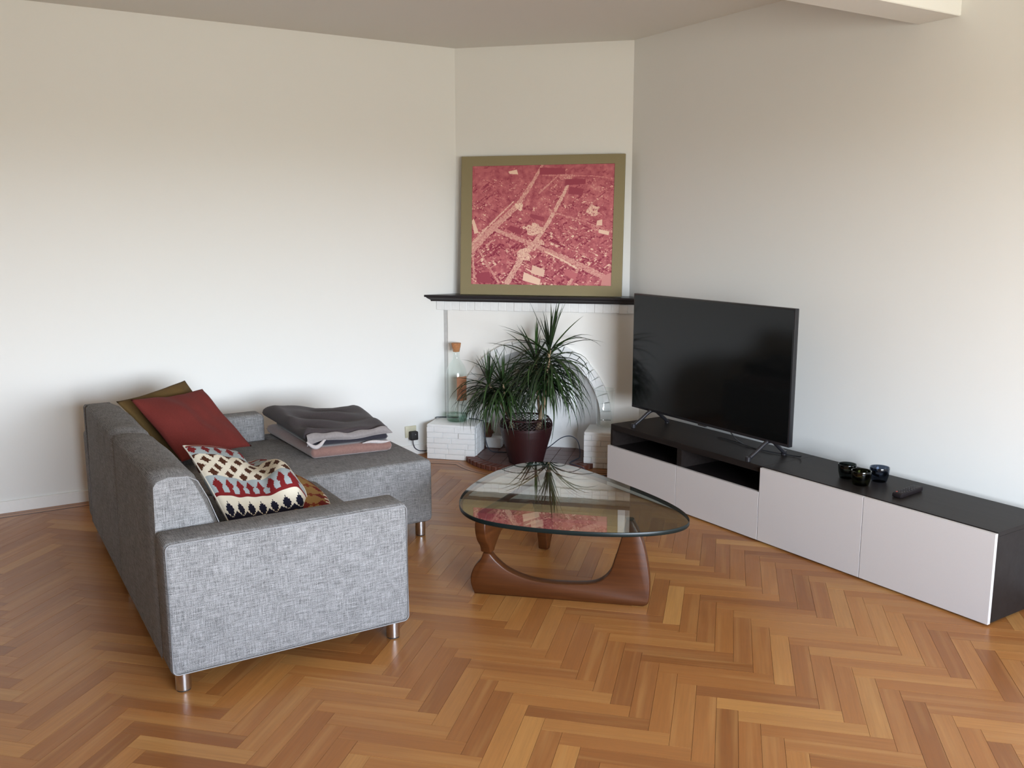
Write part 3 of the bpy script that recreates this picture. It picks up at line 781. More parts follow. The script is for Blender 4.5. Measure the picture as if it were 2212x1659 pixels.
# seat cushion
b = softbox(0.14, 0.168, 0.29, 0.895, 1.052, 0.402, 0.035); soft(b, 'seat_cushion')
# chaise
b = bmesh.new(); box(b, 0.14, 1.055, ZB, 1.522, 1.962, 0.412, 0.028, 4); box(b, 0.93, 1.9, ZB, 1.522, 2.115, 0.412, 0.028, 4)
soft(b, 'chaise_seat')
# backrest: two cushions on a shell
prof = [(0.0, ZB), (0.0, 0.725), (0.012, 0.742), (0.06, 0.752), (0.125, 0.748), (0.158, 0.728), (0.19, 0.66), (0.225, 0.56), (0.262, 0.42), (0.262, 0.385), (0.03, 0.30)]
def backrest(y0, y1, h0, h1):
    b = bmesh.new(); n = 16; rows = []
    for i in range(n+1):
        t_ = i/n; y = y0+(y1-y0)*t_; e = min(t_, 1-t_)*n/1.2; infl = -0.016*max(0, 1-e)**2
        hh = h0+(h1-h0)*t_; row = []
        for (x, z) in prof:
            zz = ZB+(z-ZB)*hh if z > 0.5 else z
            if z > 0.5: zz += infl+0.004*math.sin(9*t_+x*20)
            xx = x+(infl if x > 0.13 else (-infl*0.5 if x < 0.02 and z > 0.6 else 0))
            row.append(b.verts.new((xx, y, zz)))
        rows.append(row)
    for a, c in zip(rows, rows[1:]):
        for i in range(len(prof)): j = (i+1) % len(prof); b.faces.new((a[i], a[j], c[j], c[i]))
    b.faces.new(rows[0][::-1]); b.faces.new(rows[-1]); bmesh.ops.recalc_face_normals(b, faces=b.faces)
    return soft(b, 'back_cushion', 50)
backrest(0.166, 1.052, 1.0, 0.975); backrest(1.055, 1.963, 0.975, 0.945)
b = bmesh.new()
prism(b, [(0.0, ZB), (0.15, ZB), (0.15, 0.68), (0.125, 0.70), (0.01, 0.70), (0.0, 0.69)], 'y', 1.97, 2.0); soft(b, 'back_end_panel')
# piping on the near end of the back cushion
b = bmesh.new(); tube(b, [(x, 0.1645, z-0.014) for x, z in prof[3:8]], 0.0018, 6); obj('piping', b, M['piping'], sofa)
for (x, y) in ((0.047, 0.062), (0.846, 0.062), (1.470, 1.108), (0.05, 2.05), (1.470, 2.06), (0.05, 1.05)):
    p = bmesh.new(); cyl(p, 0, 0, 0.004, ZB+0.004, 0.0265, 28, 0.001); lg = obj('leg', p, M['chrome'], sofa, smooth=40); lg.location = (x, y, 0)
    p = bmesh.new(); cyl(p, 0, 0, 0.0, 0.006, 0.0245, 24); obj('leg_pad', p, M['foot'], lg)
# ------------------------------------------------------------------ cushions
def pillow(name, label, size, th, mat, centre, u, v, n_=36, pinch=0.0, wob=0.010, seed=1):
    """A stuffed cushion: two bulged faces that meet in a seam; corners drawn out."""
    rs = np.random.RandomState(seed); g = np.linspace(-1, 1, n_)
    U, W_ = np.meshgrid(g, g); e = (1-np.abs(U)**2.6)*(1-np.abs(W_)**2.6)
    bulge = np.clip(e, 0, 1)**0.55
    k = 1-0.055*(1-W_**2)*np.abs(U)**3; k2 = 1-0.055*(1-U**2)*np.abs(W_)**3
    X_ = U*k*size/2; Y_ = W_*k2*size/2
    wv = wob*(np.sin(3.1*U+1.3*W_+seed)+0.6*np.sin(5*W_-2.2*U+seed*2)+0.25*np.sin(11*U+3*W_+seed))
    top = np.stack([X_, Y_, bulge*th/2+wv*(0.3+bulge)], -1); bot = np.stack([X_, Y_, -bulge*th/2+wv*(0.3-0.2*bulge)], -1)
    u = Vector(u).normalized(); v = Vector(v); v = (v-u*v.dot(u)).normalized(); w = u.cross(v)
    b = bmesh.new(); vt = {}
    for i in range(n_):
        for j in range(n_):
            vt[0, i, j] = b.verts.new(top[i, j])
            vt[1, i, j] = vt[0, i, j] if (i in (0, n_-1) or j in (0, n_-1)) else b.verts.new(bot[i, j])
    for i in range(n_-1):
        for j in range(n_-1):
            b.faces.new((vt[0, i, j], vt[0, i, j+1], vt[0, i+1, j+1], vt[0, i+1, j]))
            b.faces.new((vt[1, i, j], vt[1, i+1, j], vt[1, i+1, j+1], vt[1, i, j+1]))
    o = obj(name, b, mat, smooth='all')
    Ml = Matrix(((u.x, v.x, w.x, centre[0]), (u.y, v.y, w.y, centre[1]), (u.z, v.z, w.z, centre[2]), (0, 0, 0, 1)))
    o.matrix_world = Matrix.Translation(SO.w(0, 0)) @ Matrix.Rotation(SO.a, 4, 'Z') @ Ml
    o['label'] = label; o['category'] = 'cushion'; return o
pillow('cushion', 'plain brick-red wool cushion leaning in the far corner of the sofa', 0.455, 0.10, M['red'], (0.474, 1.700, 0.602), (0.881, 0.473, -0.033), (-0.367, 0.723, 0.585), seed=3)
pillow('cushion', 'mustard-brown cushion tucked behind the plain red one', 0.45, 0.07, M['olive'], (0.429, 1.842, 0.592), (0.856, 0.50, 0.09), (-0.40, 0.613, 0.68), seed=5)

# kilim cushion: folded over itself, banded with stepped diamonds
def stepped(u, v, nu, nv, r, q=7.0, shift=0.0):
    """True inside a serrated diamond centred in every cell."""
    a = (u*nu+shift) % 1.0-0.5; b = (v*nv) % 1.0-0.5
    qa = np.floor(np.abs(a)*2*q+0.5)/q; qb = np.floor(np.abs(b)*2*q+0.5)/q
    return qa+qb < r
CREAM, BROWN, GREYB, KRED, NAVY = (np.array(srgb(*c)[:3]) for c in ((226, 218, 200), (78, 46, 32), (164, 174, 178), (122, 36, 38), (30, 30, 46)))
def kilim_col(u, v):
    c = np.zeros(u.shape+(3,)); c[:] = CREAM
    def band(v0, v1): return (v >= v0) & (v < v1), (v-v0)/(v1-v0)
    m, t_ = band(-0.01, 0.25)          # navy teeth on cream
    c[m] = CREAM; d = stepped(u, t_*0.5+0.25, 7, 1, 0.72, 6) & m; 
    lower = (t_ < 0.28+0.18*np.abs(((u*7) % 1)-0.5)*2) & m
    c[lower] = NAVY; dd = (stepped(u, (t_-0.12)/0.80, 7, 1, 0.78, 5) & m); c[dd] = NAVY
    m, t_ = band(0.25, 0.47)           # red base with grey-blue points, red diamonds above
    c[m] = GREYB; red = (t_ < 0.18) & m; c[red] = KRED
    dd = stepped(u, (t_-0.12)/0.86, 8, 1, 0.72, 6) & m & (t_ > 0.08); c[dd] = KRED
    jn = m & (t_ < 0.42) & (np.abs(((u*8) % 1)-0.5) < 0.20+0.25*(0.42-t_)); c[jn] = KRED
    m, t_ = band(0.47, 0.78)           # brown diamonds scattered on cream, three staggered rows
    c[m] = CREAM
    for sh, ro in ((0.0, 0.0), (0.5, 0.5)):
        dd = stepped(u, t_*1.7+ro+0.28, 6.0, 1, 0.66, 6, sh) & m; c[dd] = BROWN
    m, t_ = band(0.78, 0.97)
    c[m] = GREYB; dd = stepped(u, t_, 8, 1, 0.75, 5, 0.3) & m; c[dd] = KRED; c[m & (t_ > 0.82)] = KRED
    c[v >= 0.97] = CREAM
    return c
def ochre_col(u, v):
    c = np.zeros(u.shape+(3,)); c[:] = np.array(srgb(152, 118, 72)[:3])
    dd = stepped(u, v, 4, 5, 0.62, 5); c[dd] = np.array(srgb(112, 40, 36)[:3])
    dd = stepped(u, v, 4, 5, 0.35, 4, 0.5); c[dd] = np.array(srgb(128, 60, 40)[:3])
    e = (u > 0.93); c[e] = np.where(((v[e]*9) % 1)[:, None] < 0.5, CREAM, KRED)
    return c
def net_surface(net, n, m):
    """Quadratic through a 3x3 net of (u, v) points."""
    net = np.array(net, float); s = np.linspace(0, 1, m); t_ = np.linspace(0, 1, n)
    L = lambda x: np.stack([2*(x-0.5)*(x-1), -4*x*(x-1), 2*x*(x-0.5)], -1)
    return np.einsum('ia,jb,abk->ijk', L(t_), L(s), net)
def shaped_cushion(name, label, net, back_off, th, colf, seed, fold=False):
    n = m = 120
    S = net_surface(net, n, m)
    du = np.gradient(S, axis=1); dv = np.gradient(S, axis=0); N = np.cross(du, dv); N /= np.linalg.norm(N, axis=-1, keepdims=True)
    if N[..., 2].mean() < 0: N = -N
    g = np.linspace(-1, 1, n); W_, U = np.meshgrid(g, g, indexing='ij'); e = np.clip((1-np.abs(U)**2.4)*(1-np.abs(W_)**2.4), 0, 1)**0.5
    wr = 0.0035*np.sin(16*U+4*W_+seed)*(1-W_)*0.5*e+0.0025*np.sin(9*W_+6*U)*e
    if fold:      # right half bulges, a crease runs down from the top edge
        u_, v_ = (U+1)/2, (W_+1)/2
        S = S+N*(0.045*np.exp(-((u_-0.86)/0.16)**2-((v_-0.50)/0.30)**2)-0.040*np.exp(-((u_-0.66)/0.10)**2-((v_-0.92)/0.30)**2)-0.05*np.clip((u_-0.93)/0.07, 0, 1)**2)[..., None]
        wr = wr+0.006*np.sin(26*(u_-0.5*v_))*np.exp(-((u_-0.60)/0.2)**2)*v_*e
    top = S+N*(e*th*0.5+wr)[..., None]; bot = S-N*(e*th*0.5)[..., None]; bot[..., 2] = np.maximum(bot[..., 2], 0.412)
    top[..., 2] = np.maximum(top[..., 2], 0.416)
    r = thing(name, label, 'cushion', SO.w(0, 0), SO.a)
    uc = (np.arange(m-1)+0.5)/(m-1); vc = (np.arange(n-1)+0.5)/(n-1); Uc, Vc = np.meshgrid(uc, vc)
    col = colf(Uc, Vc)
    f = grid_mesh('front_cover', top, col, M['kilim'], r); bk = grid_mesh('back_cover', bot[:, ::-1], col[:, ::-1]*0.9, M['kilim'], r)
    rim = np.concatenate([top[0], top[1:, -1], top[-1, ::-1][1:], top[::-1, 0][1:-1]])
    b = bmesh.new(); tube(b, [tuple(p) for p in rim[::3]]+[tuple(rim[0])], 0.0032, 6)
    obj('seam_edging', b, m_cloth('cream_edging_%d' % seed, srgb(180, 172, 158), srgb(214, 208, 196)), r, uv=False)
    return r
shaped_cushion('cushion', 'cream kilim cushion with brown, red and navy stepped diamonds, slumped and folded', 
    [[(.30, .30, .475), (.44, .33, .455), (.625, .40, .455)],
     [(.285, .66, .60), (.46, .62, .525), (.665, .60, .545)],
     [(.262, .90, .675), (.49, 1.0, .60), (.70, 1.05, .475)]], None, 0.10, kilim_col, 2, True)
shaped_cushion('cushion', 'ochre and maroon patterned cushion lying under the folded kilim one',
    [[(.40, .26, .440), (.55, .26, .440), (.72, .36, .432)],
     [(.42, .50, .455), (.60, .52, .475), (.77, .54, .445)],
     [(.46, .80, .47), (.66, .86, .515), (.800, .72, .432)]], None, 0.05, ochre_col, 4)

# ------------------------------------------------------------------ blankets on the chaise
def cloth_slab(name, label, parentf, corners, z0, z1, mat, round_=0.03, wr=0.006, n=70, seed=1, domef=0.0, parent=None, cat='blanket', ridge=None):
    """A folded cloth: rounded, wrinkled slab over four floor-plan corners."""
    rs = np.random.RandomState(seed); C = np.array(corners, float)
    g = np.linspace(0, 1, n); T_, S_ = np.meshgrid(g, g, indexing='ij')
    Pxy = (C[0][None, None]*((1-S_)*(1-T_))[..., None]+C[1][None, None]*(S_*(1-T_))[..., None]+C[2][None, None]*(S_*T_)[..., None]+C[3][None, None]*((1-S_)*T_)[..., None])
    dS = np.minimum(S_, 1-S_)*np.linalg.norm(C[1]-C[0]); dT = np.minimum(T_, 1-T_)*np.linalg.norm(C[3]-C[0])
    d = np.minimum(dS, dT)
    prof_ = np.where(d < round_, np.sqrt(np.clip(1-(1-d/round_)**2, 0, 1)), 1.0)
    mid = (z0+z1)/2; hh = (z1-z0)/2
    wrk = np.zeros_like(S_)
    for k in range(9):
        a = rs.uniform(-0.5, 0.5); f_ = rs.uniform(6, 20); ph = rs.uniform(0, 6.3); wrk += rs.uniform(0.4, 1)*np.sin(f_*(np.cos(a)*T_+np.sin(a)*S_*1.2)+ph+2*np.sin(3*S_+k))/(1+0.06*f_)
    wrk = wrk/3.2*wr
    zt = mid+hh*prof_+wrk*prof_+domef*np.sin(math.pi*S_)*np.sin(math.pi*T_)*prof_
    if ridge: zt = zt+ridge(S_, T_)*prof_
    zb = mid-hh*prof_
    Pt = np.concatenate([Pxy, zt[..., None]], -1); Pb = np.concatenate([Pxy, zb[..., None]], -1)
    b = bmesh.new(); vt = {}
    for i in range(n):
        for j in range(n):
            vt[0, i, j] = b.verts.new(Pt[i, j]); vt[1, i, j] = vt[0, i, j] if (i in (0, n-1) or j in (0, n-1)) else b.verts.new(Pb[i, j])
    for i in range(n-1):
        for j in range(n-1):
            b.faces.new((vt[0, i, j], vt[0, i, j+1], vt[0, i+1, j+1], vt[0, i+1, j]))
            b.faces.new((vt[1, i, j], vt[1, i+1, j], vt[1, i+1, j+1], vt[1, i, j+1]))
    bmesh.ops.recalc_face_normals(b, faces=b.faces)
    o = obj(name, b, mat, parent, smooth='all')
    if parent is None: place(o, SO); o['label'] = label; o['category'] = cat
    return o
cloth_slab('blanket', 'dusty rose folded blanket at the bottom of the pile on the chaise', None,
           [(0.985, 1.37), (1.42, 1.33), (1.49, 1.96), (0.965, 2.10)], 0.413, 0.470, M['pink'], 0.03, 0.004, 60, 3)
bl = thing('blanket', 'charcoal fleece blanket with pale sherpa lining folded on top of the rose one', 'blanket', SO.w(0, 0), SO.a)
cloth_slab('inner_fold', '', None, [(0.985, 1.375), (1.40, 1.335), (1.46, 1.90), (0.99, 1.98)], 0.474, 0.512, M['blanket_in'], 0.02, 0.003, 50, 8, parent=bl)
def ridge(S_, T_):
    return 0.028*np.exp(-((T_-0.80)/0.16)**2)*(0.5+0.5*np.sin(7*S_+0.4))+0.010*np.sin(22*T_+5*S_)*np.exp(-((S_-0.35)/0.4)**2)+0.012*np.exp(-((S_-0.05)/0.08)**2)
cloth_slab('outer_fold', '', None, [(0.955, 1.39), (1.405, 1.345), (1.47, 1.93), (0.955, 2.13)], 0.505, 0.562, M['blanket'], 0.045, 0.020, 100, 9, parent=bl, ridge=ridge)
# sherpa lining: a band that turns out along the front edge and curls round at the left
b = bmesh.new(); rows = []
NN = 60
for i in range(NN+1):
    t_ = i/NN; x = 0.962+0.452*t_; y = 1.378-0.042*t_
    top_z = 0.545+0.006*math.sin(9*t_)+0.004*math.sin(23*t_); 
    bot_z = 0.506+0.006*math.sin(7*t_+1)+(-0.028*max(0, 1-t_*5)**1.5)
    if t_ > 0.94: top_z -= (t_-0.94)*0.35
    row = []
    for k in range(7):
        s = k/6; row.append(b.verts.new((x, y-0.008-0.016*math.sin(math.pi*s)+0.004*math.sin(14*t_+3*s), top_z+(bot_z-top_z)*s)))
    rows.append(row)
for a, c in zip(rows, rows[1:]):
    for k in range(6): b.faces.new((a[k], c[k], c[k+1], a[k+1]))
bmesh.ops.solidify(b, geom=b.faces[:], thickness=0.006)
obj('sherpa_lining', b, M['sherpa'], bl, smooth='all', label='pale grey sherpa lining')
b = bmesh.new(); tube(b, [(0.958+0.10*t_*math.cos(0.2), 1.360-0.008*math.sin(t_*3.14)-0.010*t_, 0.512-0.030*math.sin(math.pi*min(1, t_*1.1))) for t_ in np.linspace(0, 1, 14)], [0.003+0.008*math.sin(math.pi*t_)**0.7 for t_ in np.linspace(0, 1, 14)], 10)
obj('sherpa_lining', b, M['sherpa'], bl, smooth='all')
b = bmesh.new(); tube(b, [(1.25+0.16*t_, 1.333-0.012*t_, 0.474+0.004*math.sin(6*t_)) for t_ in np.linspace(0, 1, 12)], [0.002+0.007*math.sin(math.pi*t_) for t_ in np.linspace(0, 1, 12)], 8)
obj('sherpa_lining', b, M['sherpa'], bl, smooth='all')

# ------------------------------------------------------------------ coffee table
TB = Frame((-0.169, 3.839), -11.37)
table = thing('coffee_table', 'glass coffee table on two interlocking curved walnut legs in mid room', 'table', (0, 0, 0))
gl = [(-.244, 3.853), (-.245, 3.974), (-.226, 4.107), (-.167, 4.276), (-.085, 4.438), (-.009, 4.552), (.075, 4.612), (.161, 4.628), (.232, 4.597), (.300, 4.540), (.367, 4.460), (.466, 4.300), (.561, 4.148), (.648, 3.999), (.709, 3.867), (.744, 3.760), (.749, 3.670), (.735, 3.601), (.697, 3.549), (.619, 3.506), (.522, 3.486), (.406, 3.480), (.291, 3.496), (.153, 3.525), (.035, 3.563), (-.085, 3.613), (-.159, 3.666), (-.211, 3.739)]
G = np.array(gl)
for _ in range(2): G = (G*2+np.roll(G, 1, 0)+np.roll(G, -1, 0))/4
G = [tuple(p)+(0,) for p in G]
ol = catmull_closed(G, 5); gc = Vector((0.25, 4.0, 0))
b = bmesh.new(); ZG0, ZG1 = 0.381, 0.400
def ring(z, ins):
    r = []
    for p in ol:
        d = (gc-p); d.z = 0; r.append(b.verts.new((p+d.normalized()*ins).to_tuple()[:2]+(z,)))
    return r
r0 = ring(ZG0, 0.0015); r1 = ring(ZG0+0.0015, 0.0); r2 = ring(ZG1-0.0015, 0.0); r3 = ring(ZG1, 0.0015)
fa = b.faces.new(r0[::-1]); fb = b.faces.new(r3); fa.material_index = fb.material_index = 0
for a, c in ((r0, r1), (r1, r2), (r2, r3)):
    for i in range(len(a)):
        f = b.faces.new((a[i], a[(i+1) % len(a)], c[(i+1) % len(a)], c[i])); f.material_index = 1; f.smooth = True
obj('glass_top', b, [M['tglass'], M['tedge']], table)
# leg outline (side view): pivot neck at the left, tall fin at the right
leg = [(0.002, 0.0), (-0.014, 0.040), (-0.015, 0.080), (0.002, 0.126), (0.029, 0.160), (0.041, 0.1895), (0.072, 0.1895), (0.102, 0.156), (0.154, 0.117), (0.238, 0.086), (0.341, 0.075), (0.468, 0.079), (0.544, 0.094), (0.594, 0.140), (0.617, 0.205), (0.642, 0.295), (0.662, 0.378), (0.690, 0.378), (0.728, 0.301), (0.750, 0.226), (0.764, 0.143), (0.768, 0.081), (0.764, 0.022), (0.748, 0.004), (0.735, 0.0)]
def smooth_open(pts, sharp):
    out = []; segs = []; cur = [pts[0]]
    for i, p in enumerate(pts[1:], 1):
        cur.append(p)
        if i in sharp: segs.append(cur); cur = [p]
    segs.append(cur)
    for s in segs:
        c = catmull([(p[0], p[1], 0) for p in s], 4) if len(s) > 2 else [Vector((p[0], p[1], 0)) for p in s]
        out += [(v.x, v.y) for v in c[:-1]]
    out.append(pts[-1]); return out
leg_s = smooth_open(leg, {5, 6, 16, 17})
def leg_bm(outline, th=0.05):
    t_ = bmesh.new(); n = len(outline); rings = []
    c = np.array(outline); nrm = []
    for i in range(n):
        d = c[(i+1) % n]-c[i-1]; d = d/(np.linalg.norm(d)+1e-9); nrm.append((-d[1], d[0]))
    ar = sum(c[i][0]*c[(i+1) % n][1]-c[(i+1) % n][0]*c[i][1] for i in range(n)); sg = 1 if ar > 0 else -1
    bev = 0.006
    for y, ins in ((0, bev), (bev*0.35, bev*0.3), (bev, 0), (th-bev, 0), (th-bev*0.35, bev*0.3), (th, bev)):
        rings.append([t_.verts.new((c[i][0]+sg*nrm[i][0]*ins, y, max(c[i][1]+sg*nrm[i][1]*ins, 0.0) if False else c[i][1]+sg*nrm[i][1]*ins)) for i in range(n)])
    for a, b2 in zip(rings, rings[1:]):
        for i in range(n): t_.faces.new((a[i], a[(i+1) % n], b2[(i+1) % n], b2[i]))
    t_.faces.new(rings[0]); t_.faces.new(rings[-1][::-1]); bmesh.ops.recalc_face_normals(t_, faces=t_.faces)
    return t_
o = obj('leg', leg_bm(leg_s, 0.052), M['walnut'], table, smooth=50); place(o, TB)
up = [(x, 0.381-z) for x, z in leg_s][::-1]
b = leg_bm(up, 0.052)
for v_ in b.verts: v_.co.x -= 0.057; v_.co.y -= 0.026
pv = TB.w(0.057, 0.026); ft = (0.158, 4.405)
ang2 = math.atan2(ft[1]-pv.y, ft[0]-pv.x)
o = obj('leg', b, M['walnut'], table, smooth=50); o.location = (pv.x, pv.y, 0.0); o.rotation_euler = (0, 0, ang2)
b = bmesh.new(); cyl(b, 0, 0, 0.182, 0.199, 0.010, 16); o = obj('pivot_pin', b, M['chrome'], table); o.location = (pv.x, pv.y, 0)
b = bmesh.new(); cyl(b, 0, 0, 0.3775, 0.3805, 0.018, 20); o = obj('glass_pad', b, M['foot'], table); o.location = TB.w(0.676, 0.026)

# ------------------------------------------------------------------ media bench: two cabinets
ZC = 0.394; UW = 1.220; DP = 0.42
def cabinet_empty(name, label, x): return thing(name, label, 'cabinet', CB.w(x, 0), CB.a)
lc = cabinet_empty('media_cabinet', 'black-brown media cabinet with two open bays over two light grey drawers, under the television', 0.0)
b = bmesh.new()
box(b, 0, 0.02, ZC-0.034, UW, DP, ZC, 0.001, 1); obj('top_panel', b, M['cabblack'], lc)
for x in (0, UW-0.018): obj('side_panel', bx(x, 0.02, 0.012, x+0.018, DP, ZC-0.034), M['cabblack'], lc)
obj('divider', bx(UW/2-0.018, 0.021, 0.012, UW/2+0.018, DP-0.01, ZC-0.034), M['cabblack'], lc)
obj('bottom_panel', bx(0.018, 0.022, 0.012, UW-0.018, DP, 0.03), M['cabblack'], lc)
for x0, x1 in ((0.018, UW/2-0.018), (UW/2+0.018, UW-0.018)):
    obj('shelf', bx(x0, 0.024, 0.238, x1, DP-0.01, 0.254), M['cabin'], lc)
obj('back_panel', bx(0.004, DP-0.008, 0.012, UW-0.004, DP-0.002, ZC-0.035), M['cabin'], lc)
for x0, x1 in ((-0.004, UW/2-0.0015), (UW/2+0.0015, UW-0.003)):
    b = bmesh.new(); box(b, x0, 0.0, 0.008, x1, 0.0185, 0.262, 0.0005, 1); obj('drawer_front', b, M['front'], lc)
for x in (0.04, UW-0.04):
    for y in (0.06, DP-0.05): p = bmesh.new(); cyl(p, 0, 0, 0, 0.0125, 0.02, 14); o = obj('foot', p, M['foot'], lc); o.location = (x, y, 0)
rc = cabinet_empty('low_cabinet', 'low black-brown cabinet with two light grey doors at the near end of the bench', UW)
b = bmesh.new(); box(b, 0.0, 0.02, ZC-0.018, UW, DP, ZC, 0.001, 1); obj('top_panel', b, M['cabblack'], rc)
for x in (0.0005, UW-0.018): obj('side_panel', bx(x, 0.02, 0.012, x+0.018, DP, ZC-0.018), M['cabblack'], rc)
obj('bottom_panel', bx(0.018, 0.022, 0.012, UW-0.018, DP, 0.03), M['cabblack'], rc)
obj('divider', bx(UW/2-0.009, 0.022, 0.03, UW/2+0.009, DP-0.01, ZC-0.018), M['cabblack'], rc)
obj('back_panel', bx(0.004, DP-0.008, 0.012, UW-0.004, DP-0.002, ZC-0.018), M['cabin'], rc)
for x0, x1 in ((0.001, UW/2-0.0017), (UW/2+0.0017, UW)):
    b = bmesh.new(); box(b, x0, 0.0, 0.008, x1, 0.0185, ZC-0.004, 0.0005, 1); obj('door', b, M['front'], rc)
for x in (0.04, UW-0.04):
    for y in (0.06, DP-0.05): p = bmesh.new(); cyl(p, 0, 0, 0, 0.0125, 0.02, 14); o = obj('foot', p, M['foot'], rc); o.location = (x, y, 0)

# ------------------------------------------------------------------ television
tv = thing('television', 'large flat black television switched off on splayed legs', 'television', (0.8495, 5.499, ZC), R(-58.83))
X0, X1, Z0, Z1 = -0.162, 1.108, 0.093, 0.800
b = bmesh.new(); box(b, X0, -0.022, Z0, X1, 0.006, Z1, 0.003, 2); box(b, X0+0.08, 0.004, Z0+0.05, X1-0.08, 0.045, Z0+0.42, 0.012, 2); obj('housing', b, M['tvframe'], tv, smooth=40)
b = bmesh.new(); box(b, X0+0.009, -0.0235, Z0+0.016, X1-0.009, -0.0215, Z1-0.009); obj('screen', b, M['tvscreen'], tv)
b = bmesh.new(); box(b, X0+0.60, -0.024, Z0-0.006, X0+0.665, -0.010, Z0+0.002, 0.002, 1); obj('sensor_bar', b, M['tvframe'], tv)
for x, sg in ((0.0, 1), (0.945, 1)):
    b = bmesh.new()
    top_f = (x+0.02, -0.012, Z0+0.006)
    tube(b, catmull([(x-0.005, -0.132, 0.012), (x+0.004, -0.085, 0.045), (x+0.014, -0.03, 0.088), (x+0.02, 0.0, 0.098), (x+0.014, 0.03, 0.088), (x+0.006, 0.09, 0.045), (x+0.002, 0.132, 0.012)], 5), 0.011, 10)
    lg = obj('leg', b, M['tvleg'], tv, smooth='all')
    for yy in (-0.132, 0.132):
        p = bmesh.new(); cyl(p, x-0.003, yy, 0.0, 0.026, 0.0145, 18, 0.002); obj('leg_foot', p, M['tvleg'], lg, smooth=40)
b = bmesh.new()
c0 = [(0.24, 0.10, 0.165), (0.42, 0.085, 0.10), (0.56, 0.10, 0.015), (0.70, 0.13, 0.006), (0.84, 0.15, 0.006), (0.96, 0.20, 0.006), (1.03, 0.16, 0.012)]
c0 = [(0.60, 0.03, 0.12), (0.66, 0.06, 0.04), (0.72, 0.10, 0.006), (0.84, 0.10, 0.006), (0.93, 0.125, 0.006), (1.02, 0.155, 0.006), (1.06, 0.13, 0.02)]
tube(b, catmull(c0, 6), 0.0035, 8); tube(b, catmull([(0.46, 0.115, 0.006), (0.56, 0.118, 0.006), (0.72, 0.105, 0.006)], 5), 0.0035, 8)
o = obj('power_cable', b, M['blackcable'], smooth='all'); o.location = tv.location; o.rotation_euler = tv.rotation_euler
o['label'] = 'thin black cable trailing across the cabinet top behind the television'; o['category'] = 'cable'

# ------------------------------------------------------------------ candle holders and remote
def holder(label, x, y, r, mat, seed):
    h = thing('candle_holder', label, 'candle holder', CB.w(x, y, ZC), CB.a+seed, group=None)
    b = bmesh.new(); k = r/0.045
    lathe(b, [(0.0005, 0.0), (0.030*k, 0.0), (0.035*k, 0.003), (0.038*k, 0.012), (0.042*k, 0.030), (0.0445*k, 0.050), (0.0455*k, 0.068), (0.0445*k, 0.0705), (0.0405*k, 0.069), (0.039*k, 0.050), (0.034*k, 0.034), (0.026*k, 0.026), (0.0005, 0.024)], 36)
    obj('bowl', b, mat, h, smooth=60)
    b = bmesh.new(); cyl(b, 0, 0, 0.0262, 0.038, 0.0185, 20, 0.001); obj('tealight_cup', b, M['alu'], h, smooth=40)
    b = bmesh.new(); cyl(b, 0, 0, 0.034, 0.0395, 0.0165, 20); obj('wax', b, M['wax'], h)
    return h
holder('smoky grey-green glass candle holder, farthest left of the three on the cabinet', 1.590, 0.196, 0.043, M['g1'], 0.3)
holder('smoky olive-green glass candle holder, nearest the front edge of the cabinet', 1.703, 0.150, 0.046, M['g2'], 1.2)
holder('smoky blue glass candle holder at the right, closest to the wall', 1.712, 0.276, 0.045, M['g3'], 2.0)
rm = thing('remote_control', 'black television remote lying on the cabinet to the right of the candle holders', 'remote control')
a_, b_ = CB.w(1.925, 0.098), CB.w(1.905, 0.303)
rm.location = ((a_+b_)/2); rm.location.z = ZC; rm.rotation_euler = (0, 0, math.atan2(b_.y-a_.y, b_.x-a_.x))
b = bmesh.new(); prism(b, [(-0.098, 0.002), (-0.085, 0.0), (0.085, 0.0), (0.098, 0.004), (0.098, 0.020), (0.088, 0.024), (0.0, 0.019), (-0.088, 0.022), (-0.098, 0.018)], 'y', -0.021, 0.021, 0.003, 2)
obj('body', b, M['remote'], rm, smooth=40)
for i in range(8):
    for j in range(3):
        p = bmesh.new(); box(p, -0.004, -0.0035, 0, 0.004, 0.0035, 0.0025, 0.0008, 1)
        bt = obj('button', p, M['redbutton'] if (i == 0 and j == 2) else M['button'], rm); bt.location = (-0.075+i*0.021, -0.012+j*0.012, 0.0198+abs(i-3.8)*0.0004)

# ------------------------------------------------------------------ bottle and vase on the plinths
bt = thing('glass_bottle', 'tall clear glass bottle with cork stopper standing on the left brick plinth', 'bottle', CH.w(0.045, -0.192, 0.2455), CH.a)
b = bmesh.new()
lathe(b, [(0.0005, 0.004), (0.060, 0.002), (0.070, 0.008), (0.074, 0.03), (0.0745, 0.305), (0.073, 0.335), (0.067, 0.368), (0.054, 0.400), (0.036, 0.425), (0.0265, 0.440), (0.0245, 0.452), (0.0245, 0.500), (0.029, 0.504), (0.029, 0.512), (0.0235, 0.514)], 44)
obj('bottle_body', b, M['glass'], bt, smooth=60)
b = bmesh.new(); lathe(b, [(0.0005, 0.003), (0.066, 0.004), (0.0725, 0.012), (0.0732, 0.050), (0.0005, 0.046)], 40); obj('thick_base', b, M['gbase'], bt, smooth=50)
b = bmesh.new(); lathe(b, [(0.0235, 0.492), (0.026, 0.514), (0.029, 0.522), (0.034, 0.552)], 28, (0, 0), True, True); obj('cork_stopper', b, M['cork'], bt, smooth=40)
b = bmesh.new(); n = 12; v0 = []
for i in range(n+1):
    a = R(-72+ i*(62/n)); v0.append((math.cos(a)*0.0757, math.sin(a)*0.0757))
for (x, y), (x2, y2) in zip(v0, v0[1:]):
    b.faces.new([b.verts.new(c) for c in ((x, y, 0.155), (x2, y2, 0.155), (x2, y2, 0.325), (x, y, 0.325))])
